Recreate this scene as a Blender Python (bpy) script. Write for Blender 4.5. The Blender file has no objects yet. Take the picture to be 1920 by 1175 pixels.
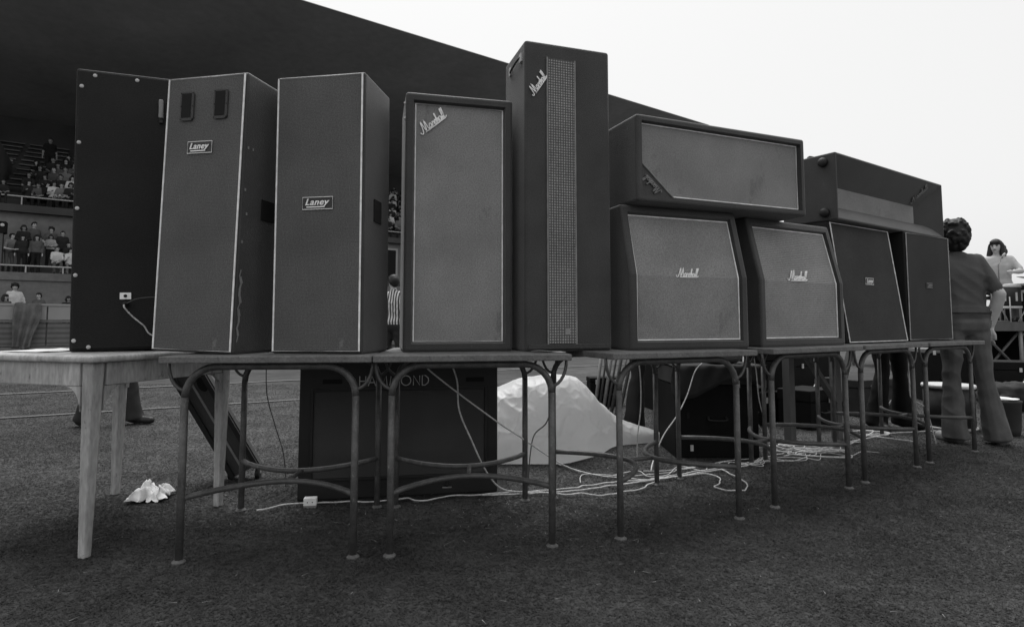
import bpy, bmesh, math, random
import numpy as np
from mathutils import Vector, Matrix, noise
random.seed(7)
R = math.radians
scn = bpy.context.scene
C = scn.collection

# ---------------------------------------------------------------- camera
cd = bpy.data.cameras.new('camera'); cam = bpy.data.objects.new('camera', cd); C.objects.link(cam)
cam.location = (0, 0, .93); cam.rotation_euler = (R(94), 0, 0)
cd.sensor_width = 36; cd.lens = 36 * 1100 / 1920; cd.shift_y = -59.5 / 1920
cd.clip_end = 2000; cd.clip_start = .05
scn.camera = cam
# ---------------------------------------------------------------- sky, sun, exposure
SUN_EL, SUN_AZ = 68, 345          # azimuth: clockwise from +Y
w = bpy.data.worlds.new('World'); scn.world = w; w.use_nodes = True
nt = w.node_tree; nt.nodes.clear()
sky = nt.nodes.new('ShaderNodeTexSky'); sky.sky_type = 'NISHITA'; sky.sun_disc = False
sky.sun_elevation = R(SUN_EL); sky.sun_rotation = R(SUN_AZ); sky.dust_density = 6; sky.air_density = 1.5; sky.altitude = 0
bw = nt.nodes.new('ShaderNodeRGBToBW')
pw = nt.nodes.new('ShaderNodeMath'); pw.operation = 'POWER'; pw.inputs[1].default_value = .14      # thin overcast evens the clear sky out
mu = nt.nodes.new('ShaderNodeMath'); mu.operation = 'MULTIPLY'; mu.inputs[1].default_value = 1.76
bg = nt.nodes.new('ShaderNodeBackground'); bg.inputs['Strength'].default_value = .15
wo = nt.nodes.new('ShaderNodeOutputWorld')
nt.links.new(sky.outputs[0], bw.inputs[0]); nt.links.new(bw.outputs[0], pw.inputs[0]); nt.links.new(pw.outputs[0], mu.inputs[0]); nt.links.new(mu.outputs[0], bg.inputs['Color']); nt.links.new(bg.outputs[0], wo.inputs['Surface'])
sl = bpy.data.lights.new('sun', 'SUN'); sl.energy = 1.15; sl.angle = R(40); sl.color = (1, 1, 1)
so = bpy.data.objects.new('sun', sl); C.objects.link(so)
d = Vector((math.sin(R(SUN_AZ)) * math.cos(R(SUN_EL)), math.cos(R(SUN_AZ)) * math.cos(R(SUN_EL)), math.sin(R(SUN_EL))))
so.rotation_euler = d.to_track_quat('Z', 'Y').to_euler(); so.location = (-20, -30, 40)
vs = scn.view_settings; vs.view_transform = 'Standard'; vs.look = 'None'; vs.gamma = 1; vs.exposure = 1.5; vs.use_curve_mapping = False

# ---------------------------------------------------------------- materials
def mat(name, v, rough=.6, var=.0, vscale=8., bump=0., bscale=200., spec=.4, stretch=None, var2=0, v2scale=150., trans=0):
    m = bpy.data.materials.new(name); m.use_nodes = True
    t = m.node_tree; b = t.nodes['Principled BSDF']
    b.inputs['Roughness'].default_value = rough; b.inputs['Specular IOR Level'].default_value = spec
    b.inputs['Base Color'].default_value = (v, v, v, 1)
    tc = t.nodes.new('ShaderNodeTexCoord'); src = tc.outputs['Object']
    if stretch:
        mp = t.nodes.new('ShaderNodeMapping'); mp.inputs['Scale'].default_value = stretch
        t.links.new(src, mp.inputs['Vector']); src = mp.outputs['Vector']
    val = None
    for amp, sc in ((var, vscale), (var2, v2scale)):
        if not amp: continue
        n = t.nodes.new('ShaderNodeTexNoise'); n.inputs['Scale'].default_value = sc; n.inputs['Detail'].default_value = 5
        t.links.new(src, n.inputs['Vector'])
        r = t.nodes.new('ShaderNodeMapRange'); r.inputs['From Min'].default_value = .25; r.inputs['From Max'].default_value = .75
        r.inputs['To Min'].default_value = 1 - amp; r.inputs['To Max'].default_value = 1 + amp
        t.links.new(n.outputs['Fac'], r.inputs['Value'])
        mu = t.nodes.new('ShaderNodeMath'); mu.operation = 'MULTIPLY'
        t.links.new(r.outputs[0], mu.inputs[0])
        if val is None: mu.inputs[1].default_value = v
        else: t.links.new(val, mu.inputs[1])
        val = mu.outputs[0]
    if val is not None: t.links.new(val, b.inputs['Base Color'])
    if bump:
        n = t.nodes.new('ShaderNodeTexNoise'); n.inputs['Scale'].default_value = bscale; n.inputs['Detail'].default_value = 3
        t.links.new(src, n.inputs['Vector'])
        bp = t.nodes.new('ShaderNodeBump'); bp.inputs['Strength'].default_value = bump; bp.inputs['Distance'].default_value = .004
        t.links.new(n.outputs['Fac'], bp.inputs['Height']); t.links.new(bp.outputs[0], b.inputs['Normal'])
    if trans: b.inputs['Transmission Weight'].default_value = trans
    return m

def weave_mat(name, va, vb, pitch, rough=.9, xz=True, rows=None, var=.34):
    """woven cloth: product of two waves across the cloth, light threads over dark"""
    m = bpy.data.materials.new(name); m.use_nodes = True
    t = m.node_tree; b = t.nodes['Principled BSDF']; b.inputs['Roughness'].default_value = rough; b.inputs['Specular IOR Level'].default_value = .2
    tc = t.nodes.new('ShaderNodeTexCoord'); sp = t.nodes.new('ShaderNodeSeparateXYZ'); t.links.new(tc.outputs['Object'], sp.inputs[0])
    outs = []
    for ax, p in (('X', pitch), ('Z', rows or pitch)):
        if not p: continue
        a = t.nodes.new('ShaderNodeMath'); a.operation = 'MULTIPLY'; a.inputs[1].default_value = 2 * math.pi / p; t.links.new(sp.outputs[ax], a.inputs[0])
        s = t.nodes.new('ShaderNodeMath'); s.operation = 'SINE'; t.links.new(a.outputs[0], s.inputs[0])
        q = t.nodes.new('ShaderNodeMapRange'); q.inputs['From Min'].default_value = -1; t.links.new(s.outputs[0], q.inputs['Value']); outs.append(q.outputs[0])
    if len(outs) == 2:
        mx = t.nodes.new('ShaderNodeMath'); mx.operation = 'MULTIPLY'; t.links.new(outs[0], mx.inputs[0]); t.links.new(outs[1], mx.inputs[1]); f = mx.outputs[0]
    else: f = outs[0]
    n = t.nodes.new('ShaderNodeTexNoise'); n.inputs['Scale'].default_value = 190; n.inputs['Detail'].default_value = 2; t.links.new(tc.outputs['Object'], n.inputs['Vector'])
    n2 = t.nodes.new('ShaderNodeTexNoise'); n2.inputs['Scale'].default_value = 3; n2.inputs['Detail'].default_value = 3; t.links.new(tc.outputs['Object'], n2.inputs['Vector'])
    cr = t.nodes.new('ShaderNodeMapRange'); cr.inputs['To Min'].default_value = va; cr.inputs['To Max'].default_value = vb; t.links.new(f, cr.inputs['Value'])
    r1 = t.nodes.new('ShaderNodeMapRange'); r1.inputs['From Min'].default_value = .25; r1.inputs['From Max'].default_value = .75; r1.inputs['To Min'].default_value = 1 - var; r1.inputs['To Max'].default_value = 1 + var; t.links.new(n.outputs['Fac'], r1.inputs['Value'])
    r2 = t.nodes.new('ShaderNodeMapRange'); r2.inputs['From Min'].default_value = .3; r2.inputs['From Max'].default_value = .7; r2.inputs['To Min'].default_value = .84; r2.inputs['To Max'].default_value = 1.16; t.links.new(n2.outputs['Fac'], r2.inputs['Value'])
    m1 = t.nodes.new('ShaderNodeMath'); m1.operation = 'MULTIPLY'; t.links.new(cr.outputs[0], m1.inputs[0]); t.links.new(r1.outputs[0], m1.inputs[1])
    m2 = t.nodes.new('ShaderNodeMath'); m2.operation = 'MULTIPLY'; t.links.new(m1.outputs[0], m2.inputs[0]); t.links.new(r2.outputs[0], m2.inputs[1])
    t.links.new(m2.outputs[0], b.inputs['Base Color'])
    bp = t.nodes.new('ShaderNodeBump'); bp.inputs['Strength'].default_value = .3; bp.inputs['Distance'].default_value = .002
    t.links.new(m2.outputs[0], bp.inputs['Height']); t.links.new(bp.outputs[0], b.inputs['Normal'])
    return m

M = {}
M['tolex'] = mat('tolex', .042, .6, .25, 5, .5, 220, .28, var2=.3, v2scale=170)
M['tolex_dark'] = mat('tolex_dark', .040, .55, .25, 5, .5, 220, .28, var2=.25, v2scale=170)
for _k in ('tolex', 'tolex_dark'):
    _b = M[_k].node_tree.nodes['Principled BSDF']; _b.inputs['Sheen Weight'].default_value = .25; _b.inputs['Sheen Roughness'].default_value = .45
def scuff(m, k_, sc=28, th=.66):
    t = m.node_tree; b = t.nodes['Principled BSDF']; src = b.inputs['Base Color'].links[0].from_socket
    tc = t.nodes.new('ShaderNodeTexCoord'); mp = t.nodes.new('ShaderNodeMapping'); mp.inputs['Scale'].default_value = (1, 1, .45); t.links.new(tc.outputs['Object'], mp.inputs['Vector'])
    n = t.nodes.new('ShaderNodeTexNoise'); n.inputs['Scale'].default_value = sc; n.inputs['Detail'].default_value = 6; n.inputs['Roughness'].default_value = .7; t.links.new(mp.outputs[0], n.inputs['Vector'])
    r = t.nodes.new('ShaderNodeMapRange'); r.inputs['From Min'].default_value = th; r.inputs['From Max'].default_value = th + .08; r.inputs['To Min'].default_value = 1; r.inputs['To Max'].default_value = k_; t.links.new(n.outputs['Fac'], r.inputs['Value'])
    q = t.nodes.new('ShaderNodeMath'); q.operation = 'MULTIPLY'; t.links.new(src, q.inputs[0]); t.links.new(r.outputs[0], q.inputs[1]); t.links.new(q.outputs[0], b.inputs['Base Color'])
scuff(M['tolex'], 2.2); scuff(M['tolex_dark'], 2.2)
M['panel_black'] = mat('panel_black', .015, .65, .3, 3, .4, 220, .2, var2=.3, v2scale=150)
M['laney_cloth'] = weave_mat('laney_cloth', .092, .14, .006)
M['dark_cloth'] = weave_mat('dark_cloth', .04, .066, .006)
M['grille_grey'] = weave_mat('grille_grey', .20, .29, .005)
M['grille_lined'] = weave_mat('grille_lined', .19, .285, 0, rows=.0105)
M['grille_check'] = weave_mat('grille_check', .08, .40, .0125)
scuff(M['panel_black'], 2.5, 20, .68); scuff(M['laney_cloth'], 1.5, 14, .62); scuff(M['grille_grey'], .75, 9, .6)
M['piping'] = mat('piping', .8, .5, .25, 30)
M['piping_soft'] = mat('piping_soft', .4, .5, .25, 30)
M['piping_dim'] = mat('piping_dim', .2, .5, .3, 20)
M['metal'] = mat('metal', .5, .35, .1, 30)
M['badge_dark'] = mat('badge_dark', .02, .4)
M['white_paint'] = mat('white_paint', .9, .5, .12, 20)
M['rubber'] = mat('rubber', .012, .6)
M['hole'] = mat('hole', .006, .9)
M['wood_paint'] = mat('wood_paint', .38, .6, .4, 9, .3, 60, .3, stretch=(1, 1, .25), var2=.25, v2scale=90)
M['table_board'] = mat('table_board', .125, .6, .25, 12, .3, 80, .3, var2=.3, v2scale=120)
M['tube_paint'] = mat('tube_paint', .075, .45, .35, 25, .2, 90, .45, var2=.3, v2scale=150)
scuff(M['tube_paint'], 2.2, 45, .6); scuff(M['wood_paint'], .45, 22, .6); scuff(M['table_board'], .6, 25, .6)
M['foot_pad'] = mat('foot_pad', .22, .6, .2, 40)
M['pad_metal'] = mat('pad_metal', .11, .6, .4, 60)
M['hammond'] = mat('hammond', .018, .5, .2, 6, .1, 120, .3)
M['hammond_cloth'] = mat('hammond_cloth', .065, .9, .15, 4, .3, 300, .2, var2=.2, v2scale=250)
M['letter'] = mat('letter', .5, .5)
def sheet_mat(name, v, tr):
    m = mat(name, v, .4, .08, 5, .25, 30, .5); t = m.node_tree; b = t.nodes['Principled BSDF']; out = t.nodes['Material Output']
    tl = t.nodes.new('ShaderNodeBsdfTranslucent'); tl.inputs['Color'].default_value = (.95, .95, .95, 1); mx = t.nodes.new('ShaderNodeMixShader'); mx.inputs[0].default_value = tr
    t.links.new(b.outputs[0], mx.inputs[1]); t.links.new(tl.outputs[0], mx.inputs[2]); t.links.new(mx.outputs[0], out.inputs['Surface']); return m
M['plastic'] = sheet_mat('plastic', .95, .52)
M['flare'] = mat('flare', .085, .5, .2, 5, .3, 260, .4, var2=.2, v2scale=170)  # tolex of the lower horn flare, colour lightened to imitate skylight on it
M['paper'] = mat('paper', .8, .8, .15, 10, .3, 60)
M['cord'] = mat('cord', .5, .7, .35, 60)
M['cord_dark'] = mat('cord_dark', .1, .6)
M['case_black'] = mat('case_black', .007, .7, .25, 8, .2, 150, .12)
M['case_lid'] = mat('case_lid', .035, .8, .3, 6, .4, 20, .15)
M['wood'] = mat('wood', .09, .7, .3, 10, .2, 60, stretch=(1, 1, .2))
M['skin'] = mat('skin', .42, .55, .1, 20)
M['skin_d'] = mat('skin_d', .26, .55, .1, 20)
M['hair'] = mat('hair', .010, .6, .3, 60, .5, 120)
M['denim'] = mat('denim', .10, .85, .25, 10, .4, 70, .2)
M['shirt_dark'] = mat('shirt_dark', .082, .9, .15, 8, .4, 40, .2)
M['black_cloth'] = mat('black_cloth', .008, .9, .2, 8, .3, 40, .2)
M['shoe_dark'] = mat('shoe_dark', .012, .5)
M['shoe_light'] = mat('shoe_light', .35, .6)
M['c_white'] = mat('c_white', .6, .8, .1, 10)
M['c_grey'] = mat('c_grey', .16, .85, .15, 10)
M['c_mid'] = mat('c_mid', .09, .85, .15, 10)
M['c_dark'] = mat('c_dark', .018, .85, .15, 10)
M['c_black'] = mat('c_black', .010, .9)
sm = bpy.data.materials.new('c_stripe'); sm.use_nodes = True
_t = sm.node_tree; _w = _t.nodes.new('ShaderNodeTexWave'); _w.bands_direction = 'X'; _w.inputs['Scale'].default_value = 7; _tc = _t.nodes.new('ShaderNodeTexCoord')
_r = _t.nodes.new('ShaderNodeValToRGB'); _r.color_ramp.elements[0].position = .45; _r.color_ramp.elements[1].position = .55
_r.color_ramp.elements[0].color = (.02, .02, .02, 1); _r.color_ramp.elements[1].color = (.55, .55, .55, 1)
_t.links.new(_tc.outputs['Object'], _w.inputs['Vector']); _t.links.new(_w.outputs['Color'], _r.inputs['Fac']); _t.links.new(_r.outputs['Color'], _t.nodes['Principled BSDF'].inputs['Base Color'])
M['c_stripe'] = sm
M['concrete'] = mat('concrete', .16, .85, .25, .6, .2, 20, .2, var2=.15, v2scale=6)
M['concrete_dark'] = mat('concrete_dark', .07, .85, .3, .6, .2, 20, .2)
M['roof_under'] = mat('roof_under', .4, .85, .2, .25, 0, 20, .2, var2=.1, v2scale=3)
M['barrier_white'] = mat('barrier_white', .30, .7, .12, 1.2, 0, 20)
M['barrier_board'] = weave_mat('barrier_board', .10, .16, 0, rows=.16, var=.12)
M['rail'] = mat('rail', .45, .5)
M['drape'] = mat('drape', .13, .9, .35, 5, .4, 30, .1)

# ---------------------------------------------------------------- helpers
def tag(o, label=None, cat=None, group=None, kind=None):
    if label: o['label'] = label
    if cat: o['category'] = cat
    if group: o['group'] = group
    if kind: o['kind'] = kind
    return o
def thing(name, label, cat, loc=(0, 0, 0), rot=(0, 0, 0), group=None):
    o = bpy.data.objects.new(name, None); C.objects.link(o); o.empty_display_size = .1
    o.location = loc; o.rotation_euler = rot if isinstance(rot, tuple) else (0, 0, rot)
    return tag(o, label, cat, group)
def link(name, me, m, parent=None, smooth=False):
    if m is not None:
        for mm in (m if isinstance(m, list) else [m]): me.materials.append(mm)
    if smooth: me.polygons.foreach_set('use_smooth', [True] * len(me.polygons))
    o = bpy.data.objects.new(name, me); C.objects.link(o)
    if parent: o.parent = parent
    return o
class MB:
    def __init__(s): s.v = []; s.f = []
    def add(s, v, f):
        k = len(s.v); s.v += [tuple(p) for p in v]; s.f += [tuple(i + k for i in q) for q in f]; return s
    def box(s, x0, x1, y0, y1, z0, z1, mtx=None):
        v = [Vector(p) for p in ((x0, y0, z0), (x1, y0, z0), (x1, y1, z0), (x0, y1, z0), (x0, y0, z1), (x1, y0, z1), (x1, y1, z1), (x0, y1, z1))]
        if mtx: v = [mtx @ p for p in v]
        return s.add(v, [(0, 3, 2, 1), (4, 5, 6, 7), (0, 1, 5, 4), (1, 2, 6, 5), (2, 3, 7, 6), (3, 0, 4, 7)])
    def tube(s, pts, r, n=8, closed=False, r1=None, cap=True):
        pts = [Vector(p) for p in pts]; N = len(pts); V = []; up = None
        for i, p in enumerate(pts):
            a = pts[(i - 1) % N] if (closed or i > 0) else p; b = pts[(i + 1) % N] if (closed or i < N - 1) else p
            t = (b - a).normalized() if (b - a).length > 1e-9 else Vector((0, 0, 1))
            if up is None: up = Vector((0, 0, 1)) if abs(t.z) < .9 else Vector((1, 0, 0))
            s1 = t.cross(up)
            if s1.length < 1e-6: s1 = t.cross(Vector((0, 1, 0)))
            s1.normalize(); up = s1.cross(t).normalized()
            rr = r if r1 is None else r + (r1 - r) * i / max(1, N - 1)
            for k in range(n):
                q = 2 * math.pi * k / n; V.append(p + (s1 * math.cos(q) + up * math.sin(q)) * rr)
        F = []
        for i in range(N if closed else N - 1):
            j = (i + 1) % N
            for k in range(n): F.append((i * n + k, i * n + (k + 1) % n, j * n + (k + 1) % n, j * n + k))
        if not closed and cap: F += [tuple(range(n))[::-1], tuple((N - 1) * n + k for k in range(n))]
        return s.add(V, F)
    def lathe(s, prof, n=16, mtx=None):
        V = []; F = []
        for (r, z) in prof:
            for k in range(n):
                a = 2 * math.pi * k / n; p = Vector((r * math.cos(a), r * math.sin(a), z)); V.append(mtx @ p if mtx else p)
        for i in range(len(prof) - 1):
            for k in range(n): F.append((i * n + k, i * n + (k + 1) % n, (i + 1) * n + (k + 1) % n, (i + 1) * n + k))
        F += [tuple(range(n))[::-1], tuple((len(prof) - 1) * n + k for k in range(n))]
        return s.add(V, F)
    def prism(s, prof, x0, x1):
        """profile in (y,z), extruded along x"""
        n = len(prof); v = [(x0, y, z) for y, z in prof] + [(x1, y, z) for y, z in prof]
        return s.add(v, [tuple(range(n))[::-1], tuple(range(n, 2 * n))] + [(i, (i + 1) % n, n + (i + 1) % n, n + i) for i in range(n)])
    def build(s, name, m, parent=None, smooth=False, bevel=0, seg=2):
        me = bpy.data.meshes.new(name); me.from_pydata(s.v, [], s.f)
        bm = bmesh.new(); bm.from_mesh(me); bmesh.ops.recalc_face_normals(bm, faces=bm.faces[:])
        if bevel:
            ed = [e for e in bm.edges if len(e.link_faces) == 2 and e.calc_face_angle(0) > .6]
            bmesh.ops.bevel(bm, geom=ed, offset=bevel, segments=seg, profile=.5, affect='EDGES', clamp_overlap=True)
        bm.to_mesh(me); bm.free()
        return link(name, me, m, parent, smooth)
def smooth_path(pts, n=8, closed=False):
    pts = [Vector(p) for p in pts]; out = []; N = len(pts)
    for i in range(N if closed else N - 1):
        g = (lambda k: pts[k % N]) if closed else (lambda k: pts[max(0, min(N - 1, k))])
        p0, p1, p2, p3 = g(i - 1), g(i), g(i + 1), g(i + 2)
        for j in range(n):
            t = j / n
            out.append(.5 * ((2 * p1) + (p2 - p0) * t + (2 * p0 - 5 * p1 + 4 * p2 - p3) * t * t + (3 * p1 - p0 - 3 * p2 + p3) * t ** 3))
    if not closed: out.append(pts[-1])
    return out
def copy_tree(o, parent=None):
    c = o.copy(); C.objects.link(c); c.parent = parent
    for ch in list(o.children): copy_tree(ch, c)
    return c

# ---------------------------------------------------------------- people
class Person:
    """one continuous body grown from tapered limbs, facing local -Y, feet at z 0, about 1.72 m"""
    def __init__(s): s.c = []; s.fl = []
    def cap(s, a, ra, b, rb, t, flat=1.): s.c.append((Vector(a), ra, Vector(b), rb, t)); s.fl.append(flat)
    def body(s, J, fingers=False, flare=.062, sleeve='short', shirt_len=True, top='top', head_yaw=0, head_tilt=0, faced=True):
        P = Vector(J.get('pelvis', (0, 0, .93))); N = Vector(J.get('neck', (0, .01, 1.46))); ax = Vector((1, 0, 0))
        sz = Matrix.Rotation(J.get('twist', 0), 3, 'Z'); axs = sz @ ax
        def sp(t, off=0): return P.lerp(N, t) + Vector((0, -off, 0))
        s.cap(P - ax * .075, .118, P + ax * .075, .118, 'pants')
        if shirt_len: s.cap(sp(.12) - ax * .075, .122, sp(.12) + ax * .075, .122, top)
        tt = (.14, .27, .42, .56, .7, .82, .90); hws = (.075, .068, .075, .086, .095, .112, .125); rs = (.118, .108, .108, .113, .114, .096, .078)
        for k_ in range(20):
            t = .14 + .76 * k_ / 19; hw = float(np.interp(t, tt, hws)); r = float(np.interp(t, tt, rs))
            s.cap(sp(t, .008) - axs * hw, r, sp(t, .008) + axs * hw, r, top)
        s.cap(sp(.925) - axs * .13, .064, sp(.925) + axs * .13, .064, top)
        s.cap(sp(.95) - axs * .05, .066, N + Vector((0, 0, .005)), .058, top)
        H = N + Vector((0, -.012, .06)); s.cap(N - Vector((0, 0, .02)), .052, H, .05, 'skin')
        hr = Matrix.Rotation(head_yaw, 3, 'Z') @ Matrix.Rotation(head_tilt, 3, 'X')
        def hd(p): return H + hr @ Vector(p)
        s.hd = hd; s.hr = hr; s.H = H
        s.cap(hd((0, -.022, .07)), .064, hd((0, -.022, .135)), .074, 'skin')
        s.cap(hd((0, .02, .095)), .066, hd((0, .025, .13)), .078, 'skin')
        s.cap(hd((0, -.05, .025)), .034, hd((0, -.045, .06)), .048, 'skin')
        s.cap(hd((0, -.092, .095)), .010, hd((0, -.106, .07)), .014, 'skin')
        for q in (-1, 1): s.cap(hd((q * .078, .012, .075)), .012, hd((q * .082, .018, .11)), .014, 'skin')
        for q, n in ((-1, 'R'), (1, 'L')):
            sh = sp(.925) + axs * (q * .165); el = Vector(J.get('elbow' + n, (q * .235, .03, 1.13))); wr = Vector(J.get('wrist' + n, (q * .25, -.03, .89)))
            s.cap(sh, .064, sh.lerp(el, .55), .056, top)
            if sleeve == 'short': s.cap(sh.lerp(el, .5), .05, el, .042, 'skin'); s.cap(sh.lerp(el, .3), .06, sh.lerp(el, .8), .056, top)
            else: s.cap(sh.lerp(el, .4), .056, el, .048, top)
            ft = 'skin' if sleeve != 'long' else top
            s.cap(el, .044 if ft == 'skin' else .048, el.lerp(wr, .35), .045, ft); s.cap(el.lerp(wr, .35), .045, wr, .030, ft)
            dr = (wr - el).normalized(); hv = Vector(J.get('hand' + n, tuple(dr))).normalized()
            pe = wr + hv * .075; s.cap(wr, .028, pe, .033, 'skin')
            sd = hv.cross(Vector((1, 0, 0))); 
            if sd.length < .2: sd = Vector((0, 1, 0))
            sd.normalize(); nn = hv.cross(sd).normalized()
            if fingers:
                curl = nn * (-q)
                for k, L in enumerate((.068, .078, .072, .055)):
                    b0 = pe + sd * ((k - 1.5) * .021) - hv * .008; b1 = b0 + hv * L * .5 + curl * .008; b2 = b1 + hv * L * .4 + curl * .022
                    s.cap(b0, .0105, b1, .0095, 'skin'); s.cap(b1, .0095, b2, .008, 'skin')
                t0 = wr + hv * .025 - sd * .03; t1 = t0 + hv * .035 - sd * .024 + curl * .01; s.cap(t0, .014, t1, .011, 'skin'); s.cap(t1, .011, t1 + hv * .035 + curl * .008, .0095, 'skin')
            else:
                s.cap(pe, .03, pe + hv * .07, .02, 'skin'); t0 = wr + hv * .03 - sd * .03; s.cap(t0, .015, t0 + hv * .05 - sd * .02, .012, 'skin')
            hp = P + Vector((q * .085, 0, -.04)); kn = Vector(J.get('knee' + n, (q * .10, -.015, .49))); an = Vector(J.get('ankle' + n, (q * .11, .02, .09)))
            s.cap(hp, .093, hp.lerp(kn, .5), .082, 'pants'); s.cap(hp.lerp(kn, .5), .082, kn, .064, 'pants')
            lo = an + Vector((0, 0, -.045)) if an.z < .15 else an
            s.cap(kn, .064, kn.lerp(lo, .4), .066 + max(0, flare - .066) * .25, 'pants'); s.cap(kn.lerp(lo, .2), .064 + max(0, flare - .066) * .15, lo, flare, 'pants', .2)
            td = Vector(J.get('toe' + n, (q * .035, -.15, -.052)))
            s.cap(an + Vector((0, .035, -.05)), .040, an + td, .036, 'shoe')
        return s
    def mesh(s, name, vox, tags):
        mb = MB()
        for (a, ra, b, rb, t), fl in zip(s.c, s.fl):
            dz = (b - a); L = dz.length
            q = (dz.normalized() if L > 1e-6 else Vector((0, 0, 1))).to_track_quat('Z', 'Y').to_matrix().to_4x4()
            mt = Matrix.Translation(a) @ q
            pr = [(max(.0005, ra * math.cos(u)), ra * math.sin(u)) for u in (-1.5, -1.0, -.5, 0)] + [(max(.0005, rb * math.cos(u)), L + fl * rb * math.sin(u)) for u in (0, .5, 1.0, 1.5)]
            mb.lathe(pr, 12, mt)
        me = bpy.data.meshes.new(name); me.from_pydata(mb.v, [], mb.f)
        o = bpy.data.objects.new('tmp', me); C.objects.link(o)
        md = o.modifiers.new('r', 'REMESH'); md.mode = 'VOXEL'; md.voxel_size = vox
        sm_ = o.modifiers.new('s', 'SMOOTH'); sm_.factor = .5; sm_.iterations = 3
        dg = bpy.context.evaluated_depsgraph_get(); out = bpy.data.meshes.new_from_object(o.evaluated_get(dg))
        bpy.data.objects.remove(o); bpy.data.meshes.remove(me); out.name = name
        nf = len(out.polygons); ce = np.zeros(nf * 3); out.polygons.foreach_get('center', ce); ce = ce.reshape(-1, 3)
        best = np.full(nf, 1e9); idx = np.zeros(nf, dtype=np.int32)
        for a, ra, b, rb, t in s.c:
            a_ = np.array(a); ab = np.array(b) - a_; l2 = max(1e-9, ab @ ab)
            u = np.clip(((ce - a_) @ ab) / l2, 0, 1); dist = np.linalg.norm(ce - a_ - u[:, None] * ab, axis=1) - (ra + (rb - ra) * u)
            k = dist < best; best[k] = dist[k]; idx[k] = tags.index(t)
        cl = set()
        for f_, t_ in zip(out.polygons, idx):
            if tags[t_] in ('top', 'pants'): cl.update(f_.vertices)
        nr = {i: out.vertices[i].normal.copy() for i in cl}; seed_ = Vector((len(cl) % 17, 3, 0))
        for i in cl:
            q = out.vertices[i].co; a_ = noise.noise(Vector((q.x * 8 + q.z * 5, q.y * 8, q.z * 5 - q.x * 7)) + seed_); b_ = 1 - 2 * abs(noise.noise(Vector((q.x * 6 - q.z * 7, q.y * 6, q.z * 4)) + seed_))
            out.vertices[i].co = q + nr[i] * (.007 * a_ + .007 * b_ - .008)
        out.polygons.foreach_set('material_index', idx); out.polygons.foreach_set('use_smooth', [True] * nf)
        return out
TAGS = ['skin', 'top', 'pants', 'shoe']
def hair_caps(p, style):
    h = Person(); hd = p.hd; ad = lambda a, ra, b, rb: h.cap(hd(a), ra, hd(b), rb, 'skin')
    big = {'short': 0, 'curly': .014, 'long': .010, 'bob': .008}[style]
    ad((0, .02, .155), .078 + big, (0, -.02, .165), .072 + big); ad((0, .045, .13), .075 + big, (0, .045, .085), .066 + big)
    ad((-.045, .01, .135), .052 + big, (-.045, .03, .10), .048 + big); ad((.045, .01, .135), .052 + big, (.045, .03, .10), .048 + big)
    ad((-.035, -.066, .175), .032 + big * .6, (.04, -.062, .175), .032 + big * .6)
    if style in ('long', 'bob'):
        e = -.06 if style == 'long' else .03
        for q in (-1, 1):
            ad((q * .07, .0, .13), .04, (q * .09, -.005, e + .03), .045); ad((q * .09, .0, e + .03), .045, (q * .085, -.01, e), .03)
        ad((0, .06, .1), .07, (0, .085, e), .06)
        if style == 'long':
            for k_ in range(14):
                a = k_ * 2.4; z = -.03 + .17 * k_ / 14; x_ = .095 * math.sin(a) * (1.15 if z < .08 else 1); y_ = .03 + .06 * abs(math.cos(a)); ad((x_, y_, z), .034, (x_ * 1.1, y_, z - .03), .026)
    if style == 'curly':
        for k in range(16):
            a = k * 2.4; z = .09 + .11 * (k / 16); rr = .085 * math.cos((z - .12) * 6)
            if math.cos(a) * 1 < -.35 and z < .17: pass
            y = .03 - rr * math.cos(a + math.pi)
            if y < -.03 and z < .16: continue
            ad((rr * math.sin(a), y, z), .03, (rr * 1.05 * math.sin(a), y, z + .01), .028)
    return h
def eyes_mesh(p, name='eyes'):
    mb = MB()
    for q in (-1, 1):
        c = p.hd((q * .031, -.088, .112)); mb.lathe([(.0005, -.007), (.009, -.004), (.011, 0), (.009, .004), (.0005, .007)], 8, Matrix.Translation(c) @ p.hr.to_4x4() @ Matrix.Diagonal((1.1, .7, 1, 1)))
        b = p.hd((q * .031, -.088, .128)); mb.box(-.017, .017, -.006, .006, -.003, .003, Matrix.Translation(b) @ p.hr.to_4x4())
    mb.box(-.02, .02, -.005, .005, -.003, .003, Matrix.Translation(p.hd((0, -.086, .044))) @ p.hr.to_4x4())
    return mb
BODIES = {}
def body_set(key, J, vox=.022, hair='short', **kw):
    p = Person().body(J, **kw); me = p.mesh('person_body_' + key, vox, TAGS)
    hm = hair_caps(p, hair).mesh('person_hair_' + key, max(.012, vox * .6), ['skin'])
    hm.materials.append(M['hair'])
    em = eyes_mesh(p); e = bpy.data.meshes.new('person_face_' + key); e.from_pydata(em.v, [], em.f); e.materials.append(M['hair'])
    for _ in TAGS: me.materials.append(None)
    BODIES[key] = (me, hm, e)
def person(key, label, loc, rz, mats, sc=1., group=None):
    me, hm, e = BODIES[key]
    o = bpy.data.objects.new('person', me); C.objects.link(o); o.location = loc; o.rotation_euler = (0, 0, rz); o.scale = (sc, sc, sc)
    for i, k in enumerate(mats):
        o.material_slots[i].link = 'OBJECT'; o.material_slots[i].material = M[k]
    h = bpy.data.objects.new('hair', hm); C.objects.link(h); h.parent = o
    f = bpy.data.objects.new('eyes', e); C.objects.link(f); f.parent = o
    return tag(o, label, 'person', group)

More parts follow.
